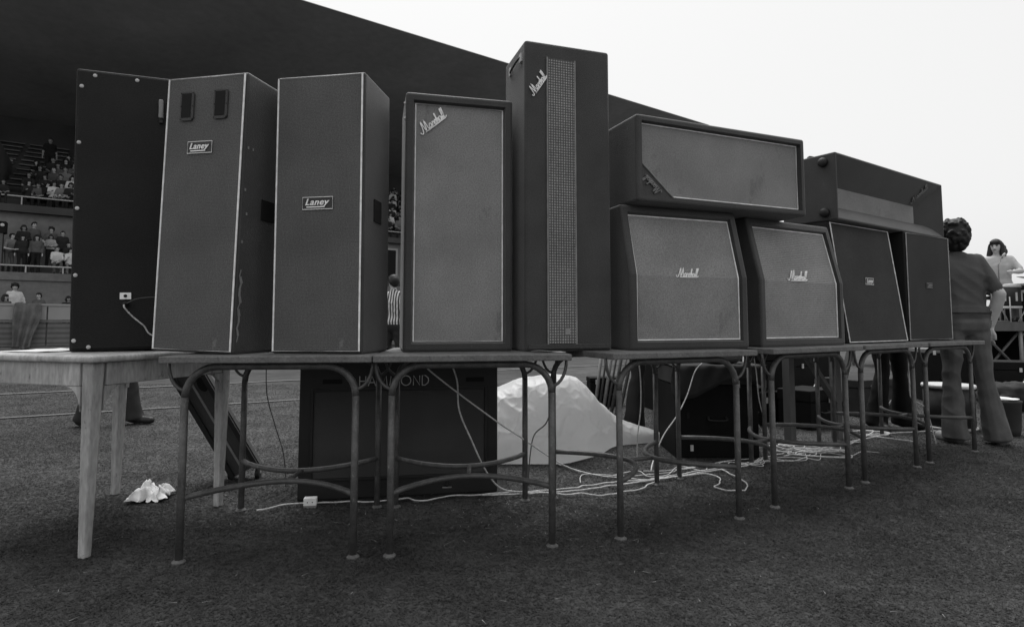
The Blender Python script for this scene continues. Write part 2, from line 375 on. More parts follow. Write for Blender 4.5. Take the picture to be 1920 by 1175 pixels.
STAND = {}
body_set('stand_a', {}, hair='short')
body_set('stand_b', {'elbowL': (.25, -.02, 1.14), 'wristL': (.05, -.2, 1.12), 'handL': (-1, -.1, .1), 'elbowR': (-.25, -.02, 1.14), 'wristR': (-.05, -.19, 1.08), 'handR': (1, -.1, 0)}, hair='bob', sleeve='long', head_yaw=.25)
body_set('stand_c', {'elbowL': (.27, .02, 1.15), 'wristL': (.2, -.2, 1.0), 'elbowR': (-.27, .02, 1.15), 'wristR': (-.2, -.2, 1.0), 'twist': .2}, hair='curly', head_yaw=-.3)
body_set('stand_d', {'elbowL': (.23, .04, 1.13), 'wristL': (.22, -.1, .9)}, hair='long', sleeve='long', flare=.085, head_yaw=.35)
SEAT = {'pelvis': (0, .05, .50), 'neck': (0, -.06, 1.02), 'kneeL': (.12, -.36, .50), 'kneeR': (-.12, -.36, .50), 'ankleL': (.12, -.34, .09), 'ankleR': (-.12, -.34, .09),
        'elbowL': (.22, -.12, .70), 'wristL': (.08, -.30, .62), 'handL': (-.4, -1, 0), 'elbowR': (-.22, -.12, .70), 'wristR': (-.08, -.30, .60), 'handR': (.4, -1, 0)}
body_set('seat_a', SEAT, hair='short')
body_set('seat_b', dict(SEAT, neck=(0, .0, 1.05), wristL=(.14, -.33, .60), wristR=(-.1, -.22, .85)), hair='curly', sleeve='long', head_yaw=.4)
body_set('seat_c', dict(SEAT, neck=(.02, -.14, 1.0), wristL=(.05, -.42, .75), elbowL=(.2, -.3, .66)), hair='bob', head_yaw=-.4)
LEAN = {'pelvis': (0, .05, .93), 'neck': (0, -.14, 1.40), 'elbowL': (.27, -.22, 1.02), 'wristL': (.06, -.36, 1.0), 'handL': (-1, -.1, -.1), 'elbowR': (-.27, -.22, 1.02), 'wristR': (-.06, -.34, .98), 'handR': (1, -.1, -.1)}
body_set('lean', LEAN, hair='short', head_yaw=.5)
body_set('lean_b', LEAN, hair='curly', head_yaw=-.2)

# ================================================================ THE SETTING
# ground ---------------------------------------------------------
def grass_material(name, v, blade=False):
    m = bpy.data.materials.new(name); m.use_nodes = True; t = m.node_tree; b = t.nodes['Principled BSDF']
    b.inputs['Roughness'].default_value = .9; b.inputs['Specular IOR Level'].default_value = .15
    g = t.nodes.new('ShaderNodeNewGeometry'); val = None
    for sc, lo, hi, det in ((.5, .72, 1.3, 4), (2.8, .75, 1.28, 6), (18, .86, 1.15, 4)):
        n = t.nodes.new('ShaderNodeTexNoise'); n.inputs['Scale'].default_value = sc; n.inputs['Detail'].default_value = det
        t.links.new(g.outputs['Position'], n.inputs['Vector'])
        r = t.nodes.new('ShaderNodeMapRange'); r.inputs['From Min'].default_value = .3; r.inputs['From Max'].default_value = .7; r.inputs['To Min'].default_value = lo; r.inputs['To Max'].default_value = hi
        t.links.new(n.outputs['Fac'], r.inputs['Value']); mu = t.nodes.new('ShaderNodeMath'); mu.operation = 'MULTIPLY'; t.links.new(r.outputs[0], mu.inputs[0])
        if val is None: mu.inputs[1].default_value = v
        else: t.links.new(val, mu.inputs[1])
        val = mu.outputs[0]
    t.links.new(val, b.inputs['Base Color'])
    if blade:
        tl = t.nodes.new('ShaderNodeBsdfTranslucent'); t.links.new(val, tl.inputs['Color']); mx = t.nodes.new('ShaderNodeMixShader'); mx.inputs[0].default_value = .5
        t.links.new(b.outputs[0], mx.inputs[1]); t.links.new(tl.outputs[0], mx.inputs[2]); t.links.new(mx.outputs[0], t.nodes['Material Output'].inputs['Surface'])
    else:
        n = t.nodes.new('ShaderNodeTexNoise'); n.inputs['Scale'].default_value = 60; n.inputs['Detail'].default_value = 6; t.links.new(g.outputs['Position'], n.inputs['Vector'])
        bp = t.nodes.new('ShaderNodeBump'); bp.inputs['Strength'].default_value = .3; bp.inputs['Distance'].default_value = .006
        t.links.new(n.outputs['Fac'], bp.inputs['Height']); t.links.new(bp.outputs[0], b.inputs['Normal'])
    return m
M['turf'] = grass_material('turf', .058); M['blade'] = grass_material('blade', .092, True)
gb = MB(); gb.add([(-900, -300, 0), (900, -300, 0), (900, 1500, 0), (-900, 1500, 0)], [(0, 1, 2, 3)])
tag(gb.build('ground', M['turf']), kind='structure')
rng = np.random.default_rng(5)
def blades(n, ylo, yhi):
    y = ylo * (yhi / ylo) ** rng.random(n)          # density falls off with distance
    x = (rng.random(n) * 2 - 1) * (y * 1.05 + .5)
    h = .003 + .006 * rng.random(n); a = rng.random(n) * 2 * np.pi; wd = .0016 + .0016 * rng.random(n) + .0006 * y
    lx = (rng.random(n) - .5) * .036; ly = (rng.random(n) - .5) * .036
    v = np.empty((n, 3, 3)); c, s = np.cos(a) * wd, np.sin(a) * wd
    v[:, 0] = np.stack([x - c, y - s, np.zeros(n)], 1); v[:, 1] = np.stack([x + c, y + s, np.zeros(n)], 1); v[:, 2] = np.stack([x + lx, y + ly, h], 1)
    return v.reshape(-1, 3)
gv = blades(560000, 1.2, 9.0); ng = len(gv) // 3
gm = bpy.data.meshes.new('grass'); gm.vertices.add(ng * 3); gm.vertices.foreach_set('co', gv.astype(np.float32).ravel())
gm.loops.add(ng * 3); gm.loops.foreach_set('vertex_index', np.arange(ng * 3, dtype=np.int32)); gm.polygons.add(ng); gm.polygons.foreach_set('loop_start', np.arange(0, ng * 3, 3, dtype=np.int32))
gm.update(calc_edges=True)
GRASS_MESH = gm      # linked at the end of the script
# painted touch lines
def ground_strip(name, a, b, wd, z, m):
    a, b = Vector(a), Vector(b); n = Vector((-(b - a).y, (b - a).x)).normalized() * wd / 2
    mb = MB(); mb.add([(a.x - n.x, a.y - n.y, z), (b.x - n.x, b.y - n.y, z), (b.x + n.x, b.y + n.y, z), (a.x + n.x, a.y + n.y, z)], [(0, 1, 2, 3)])
    return mb.build(name, m)
M['chalk'] = mat('chalk', .15, .9, .35, 20, 0, 20, .1, var2=.4, v2scale=90)
tag(ground_strip('touch_line', (-12, 1.7), (6, 12.1), .06, .012, M['chalk']), kind='structure')
tag(ground_strip('running_line', (-14, 3.2), (6, 15.3), .10, .012, M['chalk']), kind='structure')

# grandstand -----------------------------------------------------
SO = Vector((-15.7, 18, 0)); SA = R(35)
SM = Matrix.Translation(SO) @ Matrix.Rotation(SA, 4, 'Z')
st = thing('grandstand', 'two tier concrete grandstand under a huge dark cantilever canopy', 'grandstand', SO, SA)
X0, X1 = -14, 33.5
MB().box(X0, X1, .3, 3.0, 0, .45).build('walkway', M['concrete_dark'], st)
MB().box(X0, X1, 3.0, 3.3, 0, 2.42).build('lower_wall', M['concrete'], st)
MB().box(X0, X1, 2.94, 5.3, 2.42, 2.7).build('middle_slab', M['concrete'], st)
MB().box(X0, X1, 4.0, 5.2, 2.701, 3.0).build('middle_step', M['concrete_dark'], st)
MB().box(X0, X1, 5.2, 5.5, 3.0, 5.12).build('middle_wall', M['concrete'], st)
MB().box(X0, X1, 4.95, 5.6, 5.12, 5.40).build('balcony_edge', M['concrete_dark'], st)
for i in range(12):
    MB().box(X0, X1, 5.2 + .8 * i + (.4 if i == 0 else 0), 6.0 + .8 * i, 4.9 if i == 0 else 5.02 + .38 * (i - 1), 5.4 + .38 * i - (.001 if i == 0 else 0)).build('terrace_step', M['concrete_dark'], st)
    if i > 1:
        for xa, xb in ((-14, -.95), (-.75, .85), (1.1, 9.8), (10.4, 19.8), (20.4, 29.8)):
            MB().box(xa, xb, 5.42 + .8 * i, 5.72 + .8 * i, 5.4 + .38 * i + .34, 5.4 + .38 * i + .39).build('bench_plank', M['barrier_board'] if 0 else M['concrete'], st)
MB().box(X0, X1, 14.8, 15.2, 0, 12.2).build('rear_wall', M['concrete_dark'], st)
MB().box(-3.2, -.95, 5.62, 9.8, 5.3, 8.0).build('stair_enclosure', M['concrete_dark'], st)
r0 = MB().prism([(-1.2, 13.34), (-1.2, 13.37), (15.6, 12.3), (15.6, 11.3)], X0, X1).build('canopy', M['roof_under'], st)
for i in range(5):
    x = -8 + i * 9.6
    MB().box(x, x + .5, 13.9, 14.5, 5.0, 11.5).build('column', M['concrete_dark'], st)
def railing(y, z, hs, x0, x1, step, name):
    rl = MB()
    rl.tube([(x0, y, z + hs), (x1, y, z + hs)], .028, 8); o = rl.build(name, M['rail'], st)
    x = x0 + .1
    while x < x1: MB().tube([(x, y, z), (x, y, z + hs - .02)], .024, 6).build('rail_post', M['rail'], o); x += step
    return o
railing(3.06, 2.7, .24, -4, 4, 1.05, 'guard_rail'); railing(5.06, 5.4, .33, -5, 5, 1.6, 'guard_rail'); railing(5.06, 5.4, .33, 11, 21, 1.6, 'guard_rail')
railing(9.7, 8.0, .05, -3.2, -.9, 1.1, 'guard_rail')
MB().box(14.75, 15.25, 5.165, 5.2, 3.0, 4.75).build('doorway', M['hole'], st)
for xa, xb, za, zb in ((14.65, 14.75, 3.0, 4.85), (15.25, 15.35, 3.0, 4.85), (14.75, 15.25, 4.75, 4.85)):
    MB().box(xa, xb, 5.14, 5.2, za, zb).build('door_frame', M['barrier_white'], st)

# perimeter barrier ----------------------------------------------
pb = thing('perimeter_barrier', 'low perimeter barrier with pale top band and ribbed lower boards before the stand', 'barrier', SO, SA)
xs = [-5.3 + 2.15 * i for i in range(18)]
for i, x in enumerate(xs[:-1]):
    MB().box(x + .02, xs[i + 1] - .02, -.02, .03, 1.03, 1.46).build('top_panel', M['barrier_white'], pb)
    MB().box(x + .02, xs[i + 1] - .02, .0, .04, .2, .93).build('lower_panel', M['barrier_board'], pb)
    MB().box(x - .03, x + .03, .041, .11, 0, 1.44).build('post', M['tube_paint'], pb)
MB().box(xs[0], xs[-1], -.05, .06, 1.465, 1.53).build('top_rail', M['barrier_white'], pb)
MB().box(xs[0], xs[-1], -.03, .04, .945, 1.02).build('middle_rail', M['concrete'], pb)
MB().box(xs[0], xs[-1], -.12, .08, 0, .18).build('base_kerb', M['concrete'], pb)
# garment hung on the barrier
def drape():
    V = []; F = []; nx_, nz = 26, 34
    for j in range(nz + 1):
        for i in range(nx_ + 1):
            u = i / nx_; q = j / nz
            half = .30 + .05 * math.sin(q * 5) - .03 * q; x = .62 + (u - .5) * 2 * half + .05 * math.sin(q * 3.3 + 1)
            if q < .06: y = .06 - q / .06 * .12; z = 1.545 + .02 * math.sin(u * 9)
            else:
                z = 1.545 - (q - .06) * 1.55 * (1 - .06 * abs(math.sin(u * 4 + .7))); y = -.075 - .09 * (.5 + .5 * math.sin(u * 19 + q * 3)) * min(1, q * 3) - .03 * math.sin(u * 6 + 2 + q) * q - .06 * q
            V.append((x, y, max(.02, z)))
    for j in range(nz):
        for i in range(nx_): a = j * (nx_ + 1) + i; F.append((a, a + 1, a + nx_ + 2, a + nx_ + 1))
    mb = MB(); mb.add(V, F); o = mb.build('draped_blanket', M['drape'], None, True)
    o.location = SO; o.rotation_euler = (0, 0, SA); md = o.modifiers.new('t', 'SOLIDIFY'); md.thickness = .012
    return tag(o, 'long grey blanket draped over the pale barrier in front of the stand', 'blanket')
drape()
sb = thing('wall_loudspeaker', 'black box with a small white lamp fixed beside standing spectators', 'loudspeaker', SM @ Vector((-.62, 3.5, 2.7)), SA)
MB().box(-.22, .22, -.15, .2, 0, 1.38).build('stand_leg', M['tube_paint'], sb); MB().box(-.3, .3, -.2, .25, 1.381, 1.8).build('housing', M['hole'], sb, bevel=.02)
MB().lathe([(.06, 0), (.055, .05), (.02, .06)], 12, Matrix.Translation((.2, -.2, 1.66)) @ Matrix.Rotation(R(90), 4, 'X')).build('lamp', M['c_white'], sb)

# spectators -----------------------------------------------------
def spect(key, label, t, wv, fl, mats, sc=1., face=0, group=None):
    p = SM @ Vector((t, wv, fl)); person(key, label, p, SA + face, mats, sc, group)
S = spect
S('lean', 'spectator in plain grey shirt leaning arms on the rail beside the black box', -.22, 3.62, 2.7, ('skin', 'c_grey', 'c_mid', 'shoe_dark'), .84, .5)
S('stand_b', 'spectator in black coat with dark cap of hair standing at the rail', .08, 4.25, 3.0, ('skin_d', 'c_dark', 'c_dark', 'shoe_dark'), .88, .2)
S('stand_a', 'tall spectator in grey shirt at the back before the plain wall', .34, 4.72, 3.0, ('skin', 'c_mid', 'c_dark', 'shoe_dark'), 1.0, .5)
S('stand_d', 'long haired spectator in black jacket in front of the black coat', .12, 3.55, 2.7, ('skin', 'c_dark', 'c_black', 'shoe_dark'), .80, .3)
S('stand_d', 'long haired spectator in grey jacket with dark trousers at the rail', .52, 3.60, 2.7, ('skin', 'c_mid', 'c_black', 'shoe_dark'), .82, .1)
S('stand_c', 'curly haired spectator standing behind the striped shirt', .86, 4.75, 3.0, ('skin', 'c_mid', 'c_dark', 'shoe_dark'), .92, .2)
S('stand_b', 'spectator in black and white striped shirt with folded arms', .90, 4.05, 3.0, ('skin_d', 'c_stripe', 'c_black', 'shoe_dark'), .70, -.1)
S('stand_a', 'spectator in dark jacket beside the striped shirt', 1.22, 4.62, 3.0, ('skin', 'c_dark', 'c_dark', 'shoe_dark'), .84, .1)
S('seat_a', 'seated spectator in dark shirt behind the white t shirt', 1.42, 4.25, 3.0, ('skin', 'c_dark', 'c_dark', 'shoe_dark'), .76, .2)
S('seat_b', 'seated spectator in white jersey at the edge of the black cabinet', 1.78, 4.3, 3.0, ('skin', 'c_white', 'c_dark', 'shoe_dark'), .80, 0)
S('seat_a', 'seated spectator in white t shirt leaning on knees behind the rail', 1.12, 3.58, 2.7, ('skin', 'c_white', 'c_mid', 'shoe_dark'), .80, .2)
S('seat_b', 'curly haired seated spectator in pale jersey behind the rail', 1.52, 3.66, 2.7, ('skin', 'c_white', 'c_grey', 'shoe_dark'), .77, .1)
S('seat_c', 'small dark haired child in white seated low behind the rail', 1.95, 3.60, 2.7, ('skin', 'c_white', 'c_white', 'shoe_dark'), .62, .2)
S('stand_c', 'curly haired man in white t shirt standing behind the barrier', .13, 2.1, .45, ('skin', 'c_white', 'c_grey', 'shoe_dark'), 1.04, .35)
S('stand_d', 'long haired spectator whose head rises over the barrier below the white t shirt', .0, 1.1, .45, ('skin', 'c_mid', 'c_dark', 'shoe_dark'), .80, .5)
S('stand_a', 'spectator looking over the barrier beside the draped blanket', .85, 1.0, .45, ('skin', 'c_mid', 'c_dark', 'shoe_dark'), .84, -.5)
S('stand_b', 'lone spectator peering over the barrier beside the black cabinet', 1.62, 1.1, .45, ('skin_d', 'c_dark', 'c_dark', 'shoe_dark'), .79, .2)
S('stand_b', 'spectator in black beside the man in white behind the barrier', -.55, 1.9, .45, ('skin_d', 'c_black', 'c_dark', 'shoe_dark'), .98, .2)
up = [(.55, 4, 'seat_a', 'c_dark', 1.0), (.22, 2, 'seat_b', 'c_dark', 1.0), (.72, 3, 'seat_c', 'c_mid', 1.0), (1.08, 2, 'seat_a', 'c_grey', 1.05), (1.32, 3, 'seat_b', 'c_mid', 1.05), (-.05, 1, 'seat_a', 'c_dark', .9), (.48, 1, 'seat_c', 'c_dark', .9),
      (.80, 0, 'seat_b', 'c_white', .9), (.98, 1, 'seat_a', 'c_dark', .95), (1.32, 0, 'seat_c', 'c_dark', .92), (.32, 0, 'seat_a', 'c_mid', .8), (1.5, 1, 'seat_b', 'c_grey', .95), (1.75, 2, 'seat_c', 'c_dark', 1.0), (1.8, 0, 'seat_a', 'c_mid', .9)]
names_up = ['dark clothed spectator seated alone above the others on the upper tier', 'spectator in black sitting at the top left of the upper crowd', 'spectator in grey sitting beside the pale shirt on the upper tier', 'spectator in pale grey shirt on the upper tier',
            'spectator in grey jumper behind the pale shirt', 'spectator in black sitting at the end of the upper row', 'dark haired spectator in black in the second upper row', 'spectator in bright white shirt at the balcony rail',
            'spectator in black behind the bright white shirt', 'bobbed spectator in black leaning on the balcony rail', 'spectator in grey with bare arms at the balcony rail', 'curly haired spectator in pale sweater on the upper tier', 'spectator in black half behind the cabinet edge, upper tier', 'spectator in grey at the balcony rail next to the cabinet edge']
for (t, row, key, top, sc), lb in zip(up, names_up):
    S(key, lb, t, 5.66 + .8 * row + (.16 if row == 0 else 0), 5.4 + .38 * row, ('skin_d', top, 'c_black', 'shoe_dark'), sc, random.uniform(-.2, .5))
for (t, row, key, top, sc), lb in zip([(.1, 3, 'seat_c', 'c_black', 1.), (1.0, 4, 'seat_b', 'c_dark', 1.), (1.45, 4, 'seat_a', 'c_mid', 1.), (.95, 5, 'seat_c', 'c_dark', 1.), (.02, 0, 'seat_b', 'c_dark', .85), (1.05, 0, 'seat_a', 'c_grey', .88), (.58, 0, 'seat_b', 'c_black', .85), (.72, 2, 'seat_a', 'c_mid', 1.), (1.28, 1, 'seat_c', 'c_white', .95)],
        ['spectator in black at the aisle end of the fourth upper row', 'curly haired spectator in charcoal in the fifth upper row', 'spectator in grey in the fifth upper row by the cabinet edge', 'bobbed spectator in charcoal in the sixth upper row', 'curly haired spectator in charcoal at the left end of the balcony rail', 'spectator in pale shirt between dark neighbours at the balcony rail', 'curly haired spectator in black beside the bright white shirt', 'spectator in grey in the third upper row', 'bobbed spectator in white in the second upper row']):
    S(key, lb, t, 5.66 + .8 * row + (.16 if row == 0 else 0), 5.4 + .38 * row, ('skin', top, 'c_black', 'shoe_dark'), sc, random.uniform(-.5, .6))
S('stand_a', 'dark silhouette of a person standing high on the upper terrace', .3, 10.55, 7.68, ('skin_d', 'c_black', 'c_black', 'shoe_dark'), 1.05, .2)
S('seat_a', 'spectator in dark shirt alone at the balcony rail before the stair enclosure', -.68, 5.3, 5.4, ('skin_d', 'c_dark', 'c_dark', 'shoe_dark'), .72, .1)
tops = ['c_dark', 'c_grey', 'c_mid', 'c_white', 'c_black', 'c_mid']
k = 0
ORD = ['front', 'second', 'third', 'fourth', 'fifth', 'sixth', 'seventh', 'eighth', 'ninth', 'tenth']; TN = {'c_dark': 'charcoal', 'c_grey': 'pale grey', 'c_mid': 'mid grey', 'c_white': 'white', 'c_black': 'black'}
for row in range(0, 10):
    t0 = 15.35 + .37 * row
    for j in range(3):
        S(('seat_a', 'seat_b', 'seat_c')[(k * 2 + row) % 3], 'spectator in %s top, %s upper tier row, between badge and script columns' % (('mid grey' if k % 6 == 2 else 'lead grey') if tops[k % 6] == 'c_mid' else TN[tops[k % 6]], ORD[row]), t0 - .25 + j * .62 + random.uniform(-.06, .06), 5.7 + .8 * row + (.16 if row == 0 else 0), 5.4 + .38 * row,
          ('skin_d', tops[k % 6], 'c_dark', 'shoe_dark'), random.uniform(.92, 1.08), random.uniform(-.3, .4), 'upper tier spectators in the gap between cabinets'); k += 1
for j in range(4):
    S(('stand_a', 'stand_c', 'stand_d', 'stand_b')[j], 'spectator in %s top standing behind the barrier, seen between two tall speaker columns' % ('mid grey', 'white', 'charcoal', 'pale grey')[j], 11.9 + j * .62, 1.1 + (j % 2) * .5, .45, ('skin_d', ('c_mid', 'c_white', 'c_dark', 'c_grey')[j], 'c_dark', 'shoe_dark'), random.uniform(.9, 1.02), .3, 'spectators behind the barrier in the gap between cabinets')

# ================================================================ TABLES
def arc_pts(a, b, bow, n=14):
    a, b, bow = Vector(a), Vector(b), Vector(bow); out = []
    for i in range(n + 1):
        t = i / n; out.append(a.lerp(b, t) + bow * (math.sin(math.pi * t) ** .85))
    return out
LS, LD, TH = .665, .635, .80     # leg spacing along and across, table height
def metal_table(name, label, loc, ang, side_arcs):
    t = thing(name, label, 'table', loc, R(ang), 'tubular metal tables in a curved row')
    hx, hy = LS / 2, LD / 2; ov = .072
    MB().box(-hx - ov, hx + ov, -hy - ov, hy + ov, TH - .027, TH).build('table_top', M['table_board'], t, bevel=.004)
    for sy in (-1, 1):
        y = sy * hy; r = .12; pts = []
        z1 = TH - .044
        for i in range(7):
            a = math.pi / 2 * i / 6; pts.append((-hx + r - r * math.cos(a), y, z1 - r + r * math.sin(a)))
        for i in range(7):
            a = math.pi / 2 * (1 - i / 6); pts.append((hx - r + r * math.cos(a), y, z1 - r + r * math.sin(a)))
        MB().tube(pts, .0145, 10).build('top_hoop', M['tube_paint'], t, True)
        for sx in (-1, 1):
            l = MB().tube([(sx * hx, y, .012), (sx * hx, y, z1 - r)], .0145, 10).build('leg', M['tube_paint'], t, True)
            MB().lathe([(.026, 0), (.026, .006), (.016, .014)], 12, Matrix.Translation((sx * hx, y, .0))).build('foot_pad', M['pad_metal'], l)
            q = []
            for i in range(8):
                a = math.pi / 2 * i / 7; q.append((sx * (hx + ov - .02 - (ov - .02) * (1 - math.cos(a))) if 0 else sx * (hx + .066 * math.cos(a)), y, TH - .027 - .11 * math.sin(a)))
            q[-1] = (sx * (hx + .005), y, TH - .139)
            MB().tube(q, .007, 8).build('corner_bracket', M['tube_paint'], t, True)
    zs = .245
    if side_arcs: A = [((-hx, -hy, zs), (-hx, hy, zs), (hx * .78, 0, 0)), ((hx, -hy, zs), (hx, hy, zs), (-hx * .78, 0, 0))]; lk = ((-hx * .23, 0, zs), (hx * .23, 0, zs))
    else: A = [((-hx, -hy, zs), (hx, -hy, zs), (0, hy * .72, 0)), ((-hx, hy, zs), (hx, hy, zs), (0, -hy * .72, 0))]; lk = ((0, -hy * .29, zs), (0.02, hy * .29, zs))
    for a, b, bw_ in A: MB().tube(arc_pts(a, b, bw_), .0125, 8).build('stretcher', M['tube_paint'], t, True)
    MB().tube(lk, .011, 8).build('stretcher_link', M['tube_paint'], t, True)
    return t
TB = [(-1.295, 2.349, 4.5, 0, 'tubular table under the two boxed badge columns'), (-.489, 2.412, 9, 0, 'tubular table under the tall script column with full grille'), (.469, 2.60, 23, 1, 'tubular table under the plain grilled slant cabinet'),
      (1.326, 3.03, 31, 1, 'tubular table under the lined grille slant cabinet'), (2.057, 3.491, 33.5, 1, 'tubular table under the sloping dark cabinet'), (2.775, 3.973, 31, 1, 'tubular table at the far end of the row beside the standing man')]
for x, y, a, s_, lb in TB:
    ca, sa = math.cos(R(a)), math.sin(R(a)); cx = x + ca * LS / 2 - sa * LD / 2; cy = y + sa * LS / 2 + ca * LD / 2
    o = metal_table('tubular_table', lb, (cx, cy, 0), a, s_)
    del o['group']
# painted wooden table
A_ = Vector((-1.699, 2.401)); ang = -17
wt = thing('wooden_table', 'pale painted wooden table with tapered legs and curved corner brackets', 'table', (A_.x, A_.y, 0), R(ang))
# local: corner leg at origin, table runs to -x and +y
L_ = .69; D_ = .69
wtop = MB(); wtop.box(-L_ - .06, .06, -.06, D_ + .06, TH - .03, TH).build('table_top', M['wood_paint'], wt, bevel=.012, seg=3)
for nm, b in (('apron', (-L_ + .035, -.035, -.03, -.008)), ('apron', (-L_ + .035, -.035, D_ + .008, D_ + .03)), ('apron', (.008, .03, .035, D_ - .035)), ('apron', (-L_ - .03, -L_ - .008, .035, D_ - .035))):
    MB().box(*b, TH - .125, TH - .031).build(nm, M['wood_paint'], wt, bevel=.003)
for lx in (0, -L_):
    for ly in (0, D_):
        mb = MB(); a, b = .028, .017
        mb.add([(lx - b, ly - b, 0), (lx + b, ly - b, 0), (lx + b, ly + b, 0), (lx - b, ly + b, 0), (lx - a, ly - a, TH - .031), (lx + a, ly - a, TH - .031), (lx + a, ly + a, TH - .031), (lx - a, ly + a, TH - .031)], [(0, 3, 2, 1), (4, 5, 6, 7), (0, 1, 5, 4), (1, 2, 6, 5), (2, 3, 7, 6), (3, 0, 4, 7)])
        mb.build('leg', M['wood_paint'], wt, bevel=.006)
        for ax_ in (0, 1):
            sgn = (1 if lx < 0 else -1) if ax_ == 0 else (1 if ly == 0 else -1)
            prof = [(0.03, TH - .126), (.115, TH - .126)] + [(.03 + .085 - .085 * math.sin(math.pi / 2 * q / 6), TH - .126 - .1 + .1 * math.cos(math.pi / 2 * q / 6)) for q in range(1, 7)]
            v = []
            for th in (-.01, .01):
                for u, z in prof:
                    v.append((lx + sgn * u, ly + th + (-.018 if ly == 0 else .018), z) if ax_ == 0 else (lx + th + (.018 if lx == 0 else -.018), ly + sgn * u, z))
            n = len(prof); MB().add(v, [tuple(range(n)), tuple(range(n, 2 * n))[::-1]] + [(i, (i + 1) % n, n + (i + 1) % n, n + i) for i in range(n)]).build('corner_bracket', M['wood_paint'], wt)

# ================================================================ SPEAKER CABINETS
def front_basis(loc, ang, roll=0): return loc, (0, R(roll), R(ang))
def rect_loop(x0, x1, z0, z1, y, r=.0):
    if not r: return [(x0, y, z0), (x1, y, z0), (x1, y, z1), (x0, y, z1)]
    o = []
    for cx, cz, a0 in ((x1 - r, z0 + r, -90), (x1 - r, z1 - r, 0), (x0 + r, z1 - r, 90), (x0 + r, z0 + r, 180)):
        for k in range(5): a = R(a0 + 90 * k / 4); o.append((cx + r * math.cos(a), y, cz + r * math.sin(a)))
    return o
def framed_shell(parent, w_, d_, h_, zb=None, s=0, m='tolex', grille='grille_grey', ins=.04, dep=.028, bev=.014, piping=True):
    """box or slant-front cabinet with recessed grille; returns list of inner loop points"""
    if zb is None: prof = [(0, 0), (0, h_), (d_, h_), (d_, 0)]
    else: prof = [(0, 0), (0, zb), (s, h_), (d_, h_), (d_, 0)]
    mb = MB().prism(prof, -w_ / 2, w_ / 2)
    me = bpy.data.meshes.new('shell'); me.from_pydata(mb.v, [], mb.f); bm = bmesh.new(); bm.from_mesh(me); bmesh.ops.recalc_face_normals(bm, faces=bm.faces[:])
    ed = [e for e in bm.edges if e.calc_face_angle(0) > .6]
    bmesh.ops.bevel(bm, geom=ed, offset=bev, segments=3, profile=.5, affect='EDGES')
    fr = [f for f in bm.faces if f.normal.y < -.9 and f.calc_area() > .05]
    bmesh.ops.inset_region(bm, faces=fr, thickness=ins - bev, depth=0, use_even_offset=True, use_boundary=True)
    bmesh.ops.inset_region(bm, faces=fr, thickness=.004, depth=-dep, use_even_offset=True, use_boundary=True)
    bm.normal_update()
    be = []; gv = {}; gf = []
    for f in fr:
        ids = []
        for v in f.verts: gv.setdefault(v.index if v.index >= 0 else id(v), None); ids.append(v)
        gf.append([v.co.copy() for v in ids])
    cnt = {}
    for f in fr:
        for e in f.edges: cnt[e] = cnt.get(e, 0) + 1
    bed = [e for e, c in cnt.items() if c == 1]
    loop = [bed[0].verts[0], bed[0].verts[1]]; used = {bed[0]}
    while len(used) < len(bed):
        for e in bed:
            if e in used: continue
            if loop[-1] in e.verts:
                used.add(e); o2 = e.other_vert(loop[-1]); loop.append(o2); break
        else: break
    lp = [v.co.copy() for v in loop[:-1]]
    bm.to_mesh(me); bm.free()
    sh = link('shell', me, M[m], parent)
    g = MB()
    for f in gf: g.add([Vector((p.x, p.y - .004, p.z)) for p in f], [tuple(range(len(f)))])
    g.build('grille_cloth', M[grille], parent)
    if piping:
        g = MB(); cen = sum(lp, Vector()) / len(lp)
        g.tube([Vector((p.x + (.006 if p.x < 0 else -.006), p.y - .007, p.z + (.006 if p.z < cen.z else -.006) * (0 if (zb and abs(p.z - zb) < .03) else 1))) for p in lp], .0034, 6, closed=True)
        g.build('piping', M['piping'], parent)
    return lp
def script_strokes():
    S_ = [[(-.42, .18), (-.36, .0), (-.22, -.06), (-.1, .1), (.0, .5), (.12, 1.08), (.22, .12), (.3, .1), (.5, 1.08), (.56, .14), (.64, .02), (.74, .12)],
          [(1.0, .42), (.86, .42), (.76, .22), (.82, .02), (.96, .1), (1.04, .42), (1.04, .1), (1.12, .02)], [(1.12, .02), (1.24, .46), (1.26, .36), (1.38, .42), (1.36, .1), (1.42, .02)],
          [(1.42, .02), (1.58, .5), (1.66, .2), (1.58, .0), (1.46, .04)], [(1.62, .02), (1.76, .4), (1.84, .95), (1.76, .9), (1.74, .02), (1.84, .4), (1.94, .38), (1.92, .08), (2.0, .02)],
          [(2.26, .42), (2.12, .42), (2.02, .22), (2.08, .02), (2.22, .1), (2.3, .42), (2.3, .1), (2.36, .02)], [(2.36, .04), (2.5, .5), (2.58, 1.02), (2.5, .95), (2.46, .1), (2.54, .0)],
          [(2.54, .02), (2.68, .5), (2.76, 1.04), (2.68, .95), (2.64, .1), (2.74, .0), (2.9, .12)], [(.1, -.08), (1.4, -.06), (2.7, -.04)]]
    return [[(x - 1.2, z - .35) for x, z in s] for s in S_]
def script_logo(parent, width, cx, cz, y, rot=0, mtx=None, lift=.006, m='white_paint', rad=.042):
    sc = width / 3.3; mb = MB(); ca, sa = math.cos(R(rot)), math.sin(R(rot))
    for s in script_strokes():
        pts = []
        for x, z in s:
            x, z = x * sc + z * sc * .15, z * sc
            p = Vector((cx + x * ca - z * sa, y - lift, cz + x * sa + z * ca)); pts.append(mtx @ p if mtx else p)
        mb.tube(smooth_path(pts, 3) if len(pts) > 3 else pts, rad * sc * 1.5, 5)
    return mb.build('script_logo', M[m], parent, True)
